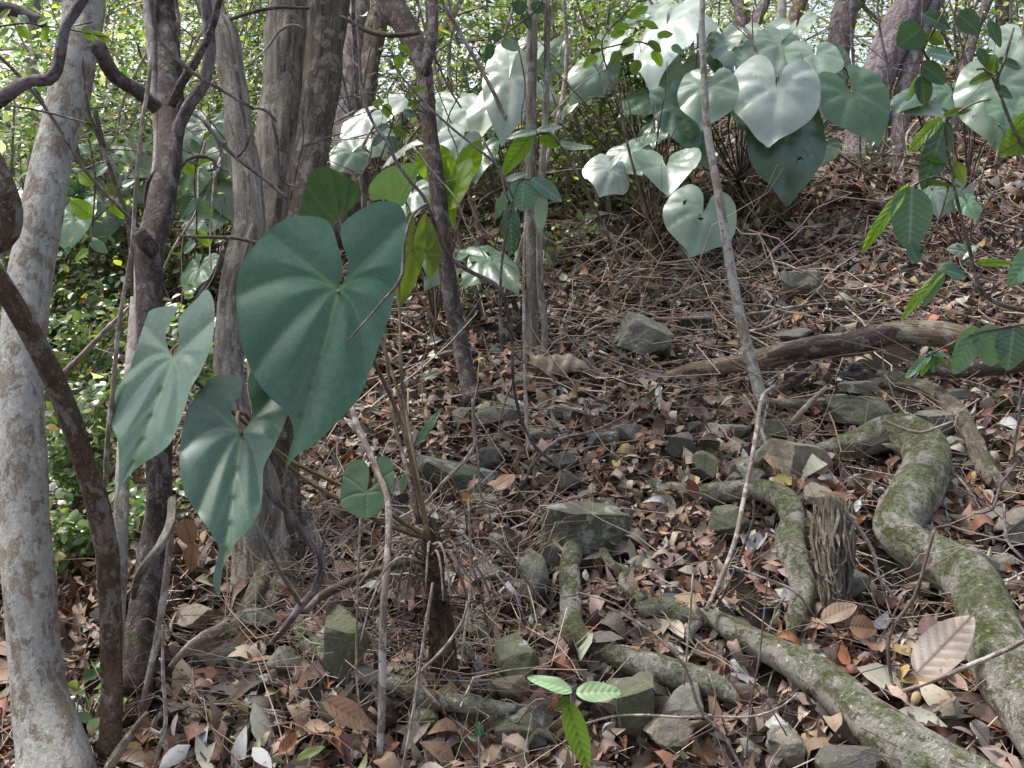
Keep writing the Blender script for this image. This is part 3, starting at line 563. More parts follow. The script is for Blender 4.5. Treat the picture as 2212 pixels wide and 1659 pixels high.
branch('twig', 'upright dark twig in front of the bend of the largest root', [(2018, 1145, 6), (2000, 1210, 7), (1975, 1290, 8), (1930, 1352, 8), (1918, 1400, 8), (1926, 1470, 7), (1935, 1480, 5)], [1.85, 1.8], 'darkstick', side=[([(1950, 1285, 5), (1925, 1340, 4), (1895, 1390, 3)],)])
branch('twig', 'wiggly mauve twig hanging between the weathered stub and the largest root', [(1790, 1090, 6), (1820, 1110, 7), (1850, 1135, 9), (1880, 1180, 9), (1890, 1205, 9), (1898, 1245, 8), (1920, 1275, 7), (1945, 1305, 5)], [2.15, 2.0], 'mauve', side=[([(1898, 1240, 5), (1912, 1290, 4), (1925, 1330, 3)],)])
branch('stick', 'smooth pale stick lying across the lower right corner', [(2260, 1362, 9), (2212, 1385, 10), (2160, 1410, 11), (2102, 1434, 11), (2030, 1465, 10), (1950, 1493, 8)], [1.65, 1.75], 'stick', 'stick', seg=8)
branch('twig', 'thin branched tan twig at the bottom centre in front of the seedling', [(1310, 1310, 5), (1370, 1340, 6), (1430, 1385, 6), (1480, 1440, 7), (1500, 1500, 8), (1520, 1545, 8), (1560, 1585, 7), (1605, 1665, 7)], 1.65, 'stick', side=[([(1260, 1565, 4), (1320, 1548, 5), (1400, 1545, 6), (1470, 1550, 6), (1530, 1548, 7)],), ([(1532, 1456, 4), (1546, 1500, 5), (1540, 1545, 6)],), ([(1530, 1545, 6), (1580, 1550, 5), (1640, 1545, 5), (1690, 1525, 4), (1725, 1495, 3)],), ([(1250, 1280, 3), (1330, 1305, 4), (1375, 1342, 5)],)], seg=7)
branch('twig', 'reddish twig fork at the bottom right of the seedling', [(1660, 1230, 3), (1640, 1420, 4), (1620, 1530, 4), (1612, 1640, 4)], 1.7, 'mauve', side=[([(1630, 1480, 4), (1665, 1530, 4), (1700, 1590, 3)],)])
branch('twig', 'fine upright stalk crossing the short thick root in the lower centre', [(1497, 1240, 4), (1490, 1340, 5), (1482, 1430, 5), (1478, 1480, 4)], 1.8, 'stick')
branch('branch', 'dark fallen branch lying from the log down to the left rocks', [(1768, 785, 12), (1730, 812, 18), (1690, 838, 22), (1640, 872, 18), (1592, 898, 16), (1512, 946, 14), (1431, 972, 12), (1380, 992, 14), (1315, 1017, 13), (1262, 1038, 8)], 0, 'logbark', 'branch', gnd=True, seg=10)
branch('stick', 'broken pale stick end poking up below the log', [(1785, 836, 8), (1760, 860, 12), (1725, 895, 12), (1705, 918, 8)], 2.85, 'stick', 'stick', seg=8)
branch('stick', 'weathered stick wedged under the mossy slab rock', [(1660, 872, 16), (1720, 872, 20), (1790, 868, 20), (1840, 866, 18)], 2.95, 'rootdry', 'stick', seg=10)
branch('twig', 'long thin grey twig lying level across the right slope above the log', [(1380, 690, 5), (1460, 688, 7), (1560, 684, 7), (1640, 676, 7), (1720, 662, 6), (1790, 655, 5)], 3.7, 'stick', side=[([(1560, 684, 4), (1545, 740, 4), (1550, 770, 3)],), ([(1640, 676, 5), (1700, 700, 5), (1760, 720, 4), (1790, 745, 3)],)])
branch('twig', 'bent grey twig above the log near the triangular rock', [(1850, 545, 5), (1780, 600, 6), (1740, 650, 7), (1700, 690, 7), (1650, 730, 7), (1620, 750, 5)], 3.9, 'darkstick')
branch('branch', 'grey forked branch lying from the triangular rock to the upper right', [(1918, 540, 10), (1870, 590, 12), (1850, 620, 12), (1810, 640, 10), (1790, 660, 8)], 4.1, 'darkstick', 'branch')
branch('twig', 'arched pale twig lying right of the triangular rock', [(1850, 612, 7), (1900, 605, 9), (1950, 604, 9), (1985, 625, 7), (2030, 650, 5)], 4.0, 'stick')
branch('twig', 'curved twig resting on the top of the largest root', [(1910, 908, 5), (1940, 922, 6), (1985, 935, 7), (2020, 925, 6), (2058, 910, 4)], 2.5, 'stick')
branch('twig', 'bent brown twig at the right edge beside the weathered root', [(2205, 820, 5), (2202, 900, 6), (2190, 980, 6), (2210, 1005, 5)], 2.4, 'mauve')
branch('twig', 'thin twig with a bend rising at the right edge below the weathered root', [(2196, 1000, 6), (2160, 1050, 6), (2145, 1100, 6), (2105, 1110, 4)], 2.3, 'mauve', side=[([(2168, 1090, 6), (2176, 1165, 7), (2212, 1210, 6)], [2.2, 2.0])])
branch('branch', 'fallen grey stick running down-left behind the square mossy block', [(1160, 1112, 14), (1125, 1145, 16), (1095, 1180, 16), (1060, 1200, 14)], 0, 'rootdry', 'branch', gnd=True, seg=9)
branch('branch', 'brown fallen branch slanting behind the caudex from the lower left', [(980, 1120, 10), (930, 1195, 14), (870, 1218, 16), (800, 1240, 18), (740, 1265, 20), (690, 1290, 20), (660, 1320, 16)], [2.2, 2.1, 2.0], 'darkstick', 'branch', seg=9)
branch('twig', 'angular grey twig spanning from the pale block to the centre litter', [(1382, 875, 6), (1340, 905, 7), (1290, 928, 7), (1240, 942, 8), (1205, 950, 8), (1170, 980, 8), (1146, 1010, 7), (1134, 1040, 6), (1110, 1060, 4)], 2.55, 'mauve', side=[([(1280, 930, 4), (1275, 890, 4), (1272, 860, 3)],)])
branch('twig', 'grey twig with an upright pale tip left of the lichen slab', [(1022, 860, 8), (1024, 930, 9), (1026, 960, 8), (1000, 1000, 8), (960, 1040, 8), (915, 1090, 7), (850, 1125, 6)], 2.35, 'stick', side=[([(1026, 960, 7), (1050, 940, 6), (1055, 925, 5)],), ([(1030, 965, 5), (1036, 1040, 5), (1040, 1075, 4), (1060, 1120, 4)],)])
branch('twig', 'thin dead twig standing in front of the lichen slab', [(955, 1000, 3), (990, 1060, 4), (1005, 1110, 4), (1010, 1150, 4)], 2.15, 'darkstick')
branch('stick', 'flat grey plank-like stick lying by the foot of the vine-wrapped trunk', [(368, 1440, 12), (400, 1405, 18), (440, 1375, 22), (490, 1350, 22)], 2.0, 'stick', 'stick', seg=9)
branch('branch', 'dark stick leaning out of the bottom edge left of centre', [(318, 1540, 10), (280, 1590, 18), (240, 1650, 22), (220, 1700, 22)], 1.75, 'rootdry', 'branch', seg=9)
branch('stick', 'grey upright stick forking near the bottom left', [(352, 1350, 6), (352, 1450, 7), (358, 1560, 9), (345, 1610, 9), (330, 1680, 9)], 1.75, 'stick', 'stick', side=[([(322, 1574, 8), (345, 1585, 9), (358, 1568, 9)],)])
TZ = [(60, 560, -40, 420, 3.0, 4.4, 16, 'behind the left trunks'), (700, 1300, -40, 420, 3.2, 5.0, 18, 'round the slim upright trunk'), (1300, 2212, -40, 380, 4.6, 6.5, 16, 'behind the right leaf cluster'), (380, 700, 560, 1150, 2.5, 3.2, 7, 'low behind the foreground heart leaves')]
for x0, x1, y0, y1, d0_, d1_, n_, zone in TZ:
    for k in range(n_):
        a = R.uniform(x0, x1); b_ = R.uniform(y0, y1); sx_ = R.uniform(-1, 1)*160; ln = R.uniform(90, 330); d_ = R.uniform(d0_, d1_); w_ = R.uniform(3, 7)
        pa = [(a, b_, w_)]
        for q_ in range(4): pa.append((pa[-1][0]+sx_*.3+R.gauss(0, 22), pa[-1][1]+ln*.28+R.gauss(0, 16), w_*(1-.12*q_)))
        p_, r_ = px(pa, [d_, d_+R.uniform(-.3, .3)]); m = MB(); tube(m, p_, r_, 6, .04, .1)
        for q_ in range(3):
            c = p_[R.randint(1, 3)]; e2 = c+np.array([R.gauss(0, .14), R.gauss(0, .08), R.uniform(-.05, .2)]); e3 = e2+np.array([R.gauss(0, .1), R.gauss(0, .08), R.uniform(-.12, .12)]); tube(m, [c, e2, e3], [r_[2]*.6, r_[2]*.45, r_[2]*.25], 5, .04, .05, cap=False)
        tag(m.build('thin_branch', M[R.choice(['stick', 'stick', 'mauve', 'darkstick'])], None, p_[0], use=('tube',)), 'thin bare forking branch tangled '+zone, 'branch', 'thin bare branches tangled '+zone)
# arched petiole-like dry stalks under the clusters
for k, (x0, y0, x1, y1) in enumerate([(1420, 610, 1230, 700), (1440, 600, 1300, 640), (1430, 600, 1560, 640), (1400, 620, 1200, 620), (1450, 610, 1640, 700), (1600, 520, 1700, 640), (1980, 1050, 2160, 1180), (930, 1190, 640, 1150), (940, 1200, 700, 1290), (950, 1190, 1150, 1170), (930, 1200, 1090, 1330), (915, 1210, 730, 1200)]):
    d0, d1 = G(x0, y0), G(x1, y1)
    p0, p1 = P(x0, y0, d0), P(x1, y1, d1); mid = (p0+p1)/2+np.array([0, 0, .07+.05*R.random()]); m = MB()
    tube(m, [p0+np.array([0, 0, .06]), mid, p1+np.array([0, 0, .01])], [.004, .0035, .002], 5, .03, .05)
    tag(m.build('dead_stalk', M['stick'], None, p0, use=('tube',)), 'dry fallen leaf stalk arching from the foot of a heart-leaved plant', 'stalk', 'dry fallen stalks round the heart-leaved plants')

# ------------------------------------------------------------------ roots and log
def root(label, path, mat='root', bump=.10, seg=20, name='tree_root', side=(), group=None, lift=.034):
    path = [(p_[0], p_[1]-p_[2]*.06, p_[2]*1.13) for p_ in path]
    pts, r = on_ground(path, lift); b = pts[-1].copy(); m = MB(); tube(m, pts, r, seg, .012, bump)
    for s in side: q, rr = on_ground(s, lift); tube(m, q, rr, 12, .015, bump)
    return tag(m.build(name, M[mat], None, b, use=('tube',)), label, 'root', group)
root('largest grey-green root making an S-bend at the right', [(1760, 985, 36), (1800, 975, 46), (1850, 962, 56), (1900, 945, 66), (1945, 940, 74), (1985, 962, 82), (2003, 1010, 88), (1985, 1060, 92), (1955, 1105, 88), (1935, 1145, 86), (1965, 1180, 88), (2030, 1215, 92), (2090, 1260, 100), (2125, 1320, 104), (2150, 1390, 110), (2185, 1470, 118), (2240, 1560, 125), (2310, 1680, 128), (2380, 1800, 120)], bump=.11, seg=28)
root('long mossy root crossing the lower right corner diagonally', [(1380, 1318, 30), (1434, 1310, 34), (1487, 1332, 32), (1540, 1338, 34), (1592, 1368, 46), (1680, 1415, 62), (1786, 1480, 80), (1891, 1572, 94), (2000, 1650, 108), (2150, 1730, 118)], bump=.09, seg=28, side=[[(1540, 1334, 26), (1510, 1342, 24), (1490, 1365, 22), (1488, 1390, 16)]])
root('middle green-flecked root bending downwards like a knee', [(1408, 1048, 26), (1440, 1060, 34), (1500, 1068, 38), (1570, 1064, 40), (1640, 1062, 42), (1690, 1078, 48), (1712, 1120, 46), (1706, 1165, 52), (1722, 1230, 54), (1738, 1285, 50), (1722, 1340, 44), (1712, 1372, 26), (1700, 1392, 10)], bump=.10, seg=22)
root('rough cracked root dropping below the square mossy block then turning right', [(1238, 1180, 38), (1234, 1215, 42), (1232, 1260, 42), (1234, 1322, 42), (1242, 1372, 48), (1285, 1400, 44), (1367, 1432, 52), (1440, 1455, 56), (1520, 1475, 50), (1570, 1498, 34), (1600, 1525, 10)], bump=.12, seg=20)
root('small wriggly pale root right of the square mossy block', [(1302, 1190, 16), (1322, 1222, 18), (1348, 1234, 18), (1346, 1262, 18), (1368, 1280, 18), (1390, 1300, 22)], bump=.12, seg=12, lift=.06)
root('mossy root curving along the bottom left of the centre', [(640, 1345, 28), (668, 1390, 32), (720, 1425, 32), (790, 1460, 32), (860, 1482, 36), (930, 1512, 36), (1035, 1526, 32), (1115, 1535, 24)], bump=.10, seg=18, lift=.075)
root('weathered flaking root descending at the far right behind the largest root', [(1858, 838, 16), (1900, 830, 24), (1944, 830, 30), (2014, 848, 32), (2067, 894, 38), (2102, 958, 38), (2137, 1028, 34), (2190, 1080, 28)], 'rootdry', .14, seg=14)
root('buttress root running left from the foot of the three-trunk clump', [(575, 1230, 40), (550, 1290, 36), (520, 1340, 30), (495, 1380, 24)], 'rootdry', .1, seg=12)
root('pinkish root beside the foot of the three-trunk clump', [(630, 1090, 36), (655, 1130, 38), (680, 1180, 36), (700, 1230, 24)], 'mauve', .1, seg=12)
root('thin brown root crossing under the twigs below the centre plant', [(1000, 1290, 10), (1070, 1335, 8), (1130, 1350, 10), (1200, 1365, 14), (1260, 1380, 8)], 'rootdry', .1, seg=8)
# weathered stub (broken bark slab) between roots
def slab(name, label, cat, poly, d, th, mat):
    c = np.mean(poly, 0); m = MB(); rings = []
    for off, sc in ((0, 1), (th*.5, 1.03), (th, .9)):
        rings.append([P(c[0]+(p[0]-c[0])*sc+R.gauss(0, 1.5), c[1]+(p[1]-c[1])*sc, d+off+.012*math.sin(p[0]*.13+p[1]*.05)) for p in poly])
    n = len(poly); V = np.array(rings).reshape(-1, 3); Q = []
    for k in range(2):
        for i_ in range(n): j_ = (i_+1) % n; Q.append([k*n+i_, k*n+j_, (k+1)*n+j_, (k+1)*n+i_])
    V = np.vstack([V, P(c[0], c[1], d-.015), P(c[0], c[1], d+th)]); T = [[3*n, (i_+1) % n, i_] for i_ in range(n)]+[[3*n+1, 2*n+i_, 2*n+(i_+1) % n] for i_ in range(n)]
    b = P(c[0], c[1], d+th/2); tb = np.stack([V[:, 0], V[:, 1], V[:, 2]], -1)
    m.add(V, Q, T, tube=tb); return tag(m.build(name, M[mat], None, b, use=('tube',)), label, cat)
m = MB()
for k in range(110):
    u = R.random(); dep = R.uniform(-.03, .03); x0 = 1758+80*u; y0 = 1062+R.random()**2*90+30*abs(u-.45); y1 = 1285+R.uniform(-110, 35)-50*abs(u-.4); dd = 2.19+dep-.05*math.sin(u*3.1)
    q, rr = px([(x0, y0, 1.5), (x0+R.gauss(1, 3), y0+20, R.uniform(3, 8)), (x0+6+R.gauss(0, 6), (y0+y1)/2, R.uniform(5, 12)), (x0+14*(1-u)+R.gauss(0, 7), y1, R.uniform(2, 7)), (x0+20*(1-u)+R.gauss(0, 5), y1+R.uniform(5, 40), 1.5)], [dd, dd-.01, dd-.04, dd-.08, dd-.1]); tube(m, q, rr, 6, .015, .15, flat=R.uniform(.5, 1))
tag(m.build('stump', M['deadwood'], None, P(1800, 1290, 2.1), use=('tube',)), 'split weathered grey stump of dead wood between the two mossy roots', 'stump'); EXCL.append((P(1800, 1200, 2.15)[0], P(1800, 1200, 2.15)[1], .06))
# log
lp = [(1440, 812, 20), (1500, 800, 30), (1610, 782, 38), (1700, 762, 44), (1790, 748, 48), (1870, 738, 46), (1935, 718, 46), (2030, 722, 52), (2090, 738, 54), (2212, 768, 56), (2330, 800, 56)]
ds = [3.34, 3.31, 3.26, 3.22, 3.18, 3.16, 3.13, 3.08, 3.06, 3.0, 2.96]
pts, r = px(lp, ds); e = empty('fallen_log', pts[0], 'bare tan fallen log lying across the right slope', 'log')
r = r*1.1; EXCL += [(c[0], c[1]-.03, .10) for c in [pts[0]+(pts[-1]-pts[0])*t_ for t_ in np.linspace(0, 1, 30)]]; m = MB(); tube(m, pts, r, 20, .03, .07); m.build('wood', M['log'], e, pts[0], use=('tube',))
q, rr = px([(1660, 772, 22), (1720, 757, 42), (1790, 747, 51), (1850, 739, 51), (1900, 727, 46), (1960, 714, 24)], [3.215, 3.19, 3.165, 3.145, 3.125, 3.11]); m = MB(); tube(m, q, rr, 30, .008, .17); m.build('bark_patch', M['logbark'], e, pts[0], use=('tube',))
branch('branch', 'dark rotten branch lying in the shadow under the tan log', [(1960, 790, 22), (2050, 800, 30), (2140, 795, 34), (2260, 780, 34)], 3.0, 'logbark', 'branch', seg=12)

# ------------------------------------------------------------------ rocks
bpy_ico = {}
import bmesh
def ico(s):
    if s not in bpy_ico:
        b_ = bmesh.new(); bmesh.ops.create_icosphere(b_, subdivisions=s, radius=1); b_.verts.ensure_lookup_table()
        bpy_ico[s] = (np.array([v.co[:] for v in b_.verts]), np.array([[v.index for v in f.verts] for f in b_.faces])); b_.free()
    return bpy_ico[s]
def rockmesh(seed, box=.0, sub=4):
    V, F = ico(sub); rg = np.random.default_rng(seed); V = V*1.25
    pl = []
    if box:
        for ax in np.eye(3):
            for s_ in (1, -1): pl.append((nrm(ax*s_+rg.normal(0, .13, 3)), rg.uniform(.6, .72)))
    for k in range(16 if not box else 7): pl.append((nrm(rg.normal(0, 1, 3)), rg.uniform(.50, .92)))
    for n_, d_ in pl:
        h = V@n_-d_; V = V-np.maximum(h, 0)[:, None]*n_
    V = V/np.abs(V).max(0)
    off = Vector(rg.uniform(-50, 50, 3)); f = np.empty(len(V))
    for i_, p_ in enumerate(V):
        q = Vector(p_); f[i_] = .075*mnoise.fractal(q*1.6+off, .9, 2.1, 6)-.05*abs(mnoise.noise(q*3.1+off))-.03*max(0., mnoise.noise(q*7+off))
    return V*(1+f[:, None]), F
def rock(label, fx, fy, w_, h_, mat, seed, box=0., rot=0., roll=0., depth=None, sub=4, group=None, shared=None, dofs=0.):
    d = G(fx, fy+h_*.5)+dofs-.02; c = P(fx, fy, d); sx, sz = w_*d/FPX/2, h_*d/FPX/2; sy = (depth or (sx+sz)/2)
    V, F = rockmesh(seed, box, sub); V = V*np.array([sx, sy, sz])
    a = rot; V = V@np.array([[math.cos(a), math.sin(a), 0], [-math.sin(a), math.cos(a), 0], [0, 0, 1]])
    a = roll; V = V@np.array([[math.cos(a), 0, math.sin(a)], [0, 1, 0], [-math.sin(a), 0, math.cos(a)]])
    m = MB(); m.add(V+c+np.array([0, sy*.3, 0]), None, F); b = c+np.array([0, sy*.3, -sz]); EXCL.append((c[0], c[1]+sy*.1, min(sx, sy)*1.1)); EXCL.append((c[0]-sx*.5, c[1]-sy*.2, min(sx, sy)*.8)); EXCL.append((c[0]+sx*.5, c[1]-sy*.2, min(sx, sy)*.8))
    return tag(m.build('rock', M[mat], None, b, smooth=False), label, 'rock', group)
RK = [
 ('square-edged mossy block with white lichen on its flat top', 1247, 1142, 196, 112, 'rocklichen', 1, .5, .25, -.06),
 ('upright grey rock leaning below the left corner of the square mossy block', 1160, 1248, 104, 118, 'rockgrey', 2, 0, .3, .35),
 ('small dark stone wedged under the square mossy block', 1197, 1200, 58, 62, 'rockdark', 3, 0, 0, .2),
 ('large green-mossed rock in the lower centre beside the caudex', 1118, 1446, 142, 138, 'rockmoss', 4, 0, .5, .1),
 ('tall dark mossy boulder standing behind the bottom left root', 734, 1420, 120, 215, 'rockmoss', 5, 0, .2, -.05),
 ('rock with a big white lichen patch at the bottom centre', 1140, 1582, 145, 120, 'rocklichen', 6, 0, .4, -.3),
 ('small squarish green rock beneath the bottom left root', 908, 1566, 84, 74, 'rockmoss', 7, .4, .2, .1),
 ('half-hidden grey-green rock behind the lime seedling', 1372, 1545, 118, 140, 'rockmoss', 8, .3, .1, .2),
 ('long lichen-whitened slab slanting up in the middle ground', 975, 1038, 200, 78, 'rocklichen', 9, .6, .3, -.30),
 ('pale wedge-shaped rock above the centre near the twig heap', 1395, 735, 108, 96, 'rockgrey', 10, .3, .2, -.35),
 ('flat grey rock with an orange stain in the middle slope', 1215, 896, 118, 48, 'rockgrey', 11, .3, .1, -.1),
 ('low grey rock just below the orange-stained one', 1175, 944, 90, 52, 'rockgrey', 12, 0, .5, .1),
 ('dark flat rock with a pale spot right of the centre', 1305, 955, 96, 58, 'rockdark', 13, .2, .3, .1),
 ('triangular grey rock standing on the upper right slope', 1742, 612, 98, 100, 'rockgrey', 14, 0, .7, .6),
 ('broad flat green-patched slab resting on the largest root', 1862, 890, 196, 84, 'rockmoss', 15, .5, .2, -.06),
 ('brownish block left of the start of the largest root', 1728, 1000, 136, 110, 'rockbrown', 16, .5, .45, -.1),
 ('dark angular stone leftmost in the pile above the middle root', 1478, 976, 90, 70, 'rockdark', 17, 0, .3, -.2),
 ('green-tinged rounded stone right of the dark angular one', 1533, 1008, 74, 68, 'rockmoss', 18, 0, .2, .2),
 ('small brown stone topmost of the pile above the middle root', 1588, 970, 60, 52, 'rockbrown', 19, 0, .6, -.3),
 ('flat grey stone behind the small brown stone', 1578, 938, 92, 46, 'rockgrey', 20, .2, .2, 0),
 ('dark stone at the right end of the pile above the middle root', 1640, 975, 84, 60, 'rockdark', 21, 0, .6, .2),
 ('mossy stone in the hollow under the middle root', 1580, 1130, 92, 82, 'rockmoss', 22, 0, .3, .1),
 ('pale rounded stone in the litter at the lower right', 2058, 1545, 88, 66, 'rockbrown', 23, 0, .6, .1),
 ('grey upright stone at the bottom left of the diagonal root', 1622, 1625, 66, 88, 'rockgrey', 24, 0, .2, .1),
 ('large brown-grey stone cut by the bottom edge under the diagonal root', 1708, 1622, 98, 104, 'rockbrown', 25, 0, .3, .2),
 ('low brown stone at the bottom edge beside the diagonal root', 1812, 1650, 110, 56, 'rockbrown', 26, 0, .2, .0),
 ('small bluish stone tucked against the diagonal root', 1852, 1610, 50, 56, 'rockgrey', 27, 0, .2, .4),
 ('small brown wedge stone right of the largest root bend', 2060, 965, 54, 66, 'rockbrown', 28, 0, .8, .4),
 ('grey stone behind the top of the largest root', 2018, 922, 74, 66, 'rockgrey', 29, .3, .3, 0),
 ('flat grey-green stone at the right edge below the log', 2188, 868, 80, 50, 'rockmoss', 30, .2, .3, -.1),
 ('small grey stone left of the foot of the thin pale pole', 1508, 892, 56, 44, 'rockgrey', 31, 0, .3, 0),
 ('dark stone against the foot of the leaning dark trunk', 1003, 905, 58, 58, 'rockdark', 32, .3, .3, .1),
 ('pale smooth stone lying in the litter right of the wriggly root', 1386, 1216, 70, 38, 'rockgrey', 33, 0, .3, .15),
 ('flat pale rock between the lichen slab and the square mossy block', 1056, 1092, 90, 40, 'rockgrey', 34, .2, .2, -.05),
 ('grey rock hidden behind the stick left of the square mossy block', 1092, 1172, 88, 56, 'rockgrey', 35, .2, .2, -.1),
 ('dark stone under the far right end of the weathered root', 2130, 1010, 80, 60, 'rockdark', 36, 0, .2, 0),
 ('small green stone in front of the long lichen slab', 1148, 1010, 44, 44, 'rockmoss', 37, 0, .2, 0),
 ('grey stone half buried in the bare soil hollow at the right', 1990, 1270, 76, 46, 'rockbrown', 38, 0, .2, .1),
 ('rounded dark stone behind the twig heap left of the thin pale pole', 1500, 695, 96, 62, 'rockdark', 39, 0, .2, 0),
 ('dark stone below the log at its left end', 1700, 880, 60, 40, 'rockdark', 40, 0, .2, 0),
 ('small stone in the shadow under the middle of the log', 1850, 815, 90, 40, 'rockdark', 41, 0, .2, 0),
 ('grey stone right of the dark stone under the log', 1930, 812, 66, 44, 'rockgrey', 42, 0, .2, 0),
 ('buff stone low between the bottom left trunks', 410, 1345, 96, 66, 'rockbrown', 43, 0, .2, 0),
 ('small stone beneath the centre heart-leaved plant', 1000, 1420, 60, 50, 'rockmoss', 44, 0, .2, 0),
 ('little grey stone right of the bottom left root end', 1225, 1500, 56, 50, 'rockdark', 45, 0, .2, 0),
 ('small mossy stone above the large green-mossed rock', 1030, 1360, 60, 40, 'rockmoss', 46, 0, .2, 0),
 ('grey chip of stone at the upper right behind the veined bluish leaf', 1960, 590, 60, 40, 'rockgrey', 47, 0, .2, 0),
 ('pale stone at the bottom right corner', 2130, 1600, 60, 46, 'rockgrey', 48, 0, .2, 0),
 ('dark rock lying in the gap under the square mossy block', 1290, 1215, 90, 36, 'rockdark', 49, 0, .2, 0),
]
for q in RK: rock(*q)
ZN = [(1400, 1700, 880, 1040, 15, 'in the stone pile above the middle root'), (1010, 1380, 870, 1090, 15, 'on the centre slope above the square mossy block'), (1380, 1850, 540, 720, 9, 'among the brush of the upper right slope'),
      (1960, 2212, 850, 1240, 13, 'beside the weathered root at the right'), (1520, 1900, 1580, 1659, 5, 'along the bottom edge under the diagonal root'), (1000, 1500, 1430, 1590, 7, 'around the lime seedling at the bottom centre'),
      (1030, 1300, 1150, 1330, 7, 'below the square mossy block'), (1700, 2150, 780, 860, 7, 'in the shadow under the log'), (330, 640, 1330, 1450, 4, 'between the feet of the left trunks'), (1640, 2100, 980, 1300, 8, 'in the hollows between the two large roots')]
kk = 0; RX = np.array(EXCL)
for x0, x1, y0, y1, n_, zone in ZN:
    for k in range(n_):
        fx = R.uniform(x0, x1); fy = R.uniform(y0, y1); s = R.uniform(36, 92)*(.5+fy/1900); mt = R.choice(['rockgrey', 'rockgrey', 'rockdark', 'rockmoss', 'rockbrown', 'rockdark'])
        gp = P(fx, fy+s*.3, G(fx, fy+s*.3)); hit = ((RX[:, 0]-gp[0])**2+(RX[:, 1]-gp[1])**2 < (RX[:, 2]*.7+s*.28*gp[1]/FPX)**2).any(); kk += 1
        if hit and k > 1: continue
        rock('loose angular stone '+zone, fx, fy, s*R.uniform(1., 1.7), s*R.uniform(.5, .85), mt, 100+kk, 0, R.random(), R.gauss(0, .35), sub=3, group='loose angular stones '+zone, dofs=-.035)

# ------------------------------------------------------------------ big leaves
def smooth_closed(o, n):
    """open outline through points (sinus .. sinus), resampled to n"""
    o = np.asarray(o, float); X = np.vstack([2*o[0]-o[1], o, 2*o[-1]-o[-2]]); out = []
    for i_ in range(1, len(X)-2):
        a, b, c, d = X[i_-1], X[i_], X[i_+1], X[i_+2]
        for t_ in np.arange(8)/8: out.append(.5*((2*b)+(-a+c)*t_+(2*a-5*b+4*c-d)*t_*t_+(-a+3*b-3*c+d)*t_**3))
    out.append(X[-2]); out = np.array(out)
    L_ = np.concatenate([[0], np.cumsum(np.linalg.norm(np.diff(out, axis=0), axis=1))]); s_ = np.linspace(0, L_[-1], n)
    return np.stack([np.interp(s_, L_, out[:, k]) for k in (0, 1)], 1), s_/L_[-1]
from mathutils.geometry import delaunay_2d_cdt
def bez(a, c, b, n=14):
    t_ = np.linspace(0, 1, n)[:, None]; return (1-t_)**2*a+2*t_*(1-t_)*c+t_*t_*b
def pdist(P2, poly):
    """distance of points to a polyline, and the share of its length where they are closest"""
    a, b = poly[:-1], poly[1:]; ab = b-a; ap = P2[:, None, :]-a[None]
    t_ = np.clip((ap*ab[None]).sum(-1)/((ab**2).sum(-1)+1e-12)[None], 0, 1)
    dd = np.linalg.norm(ap-t_[..., None]*ab[None], axis=-1); k = dd.argmin(1)
    return dd[np.arange(len(P2)), k], (k+t_[np.arange(len(P2)), k])/len(ab)
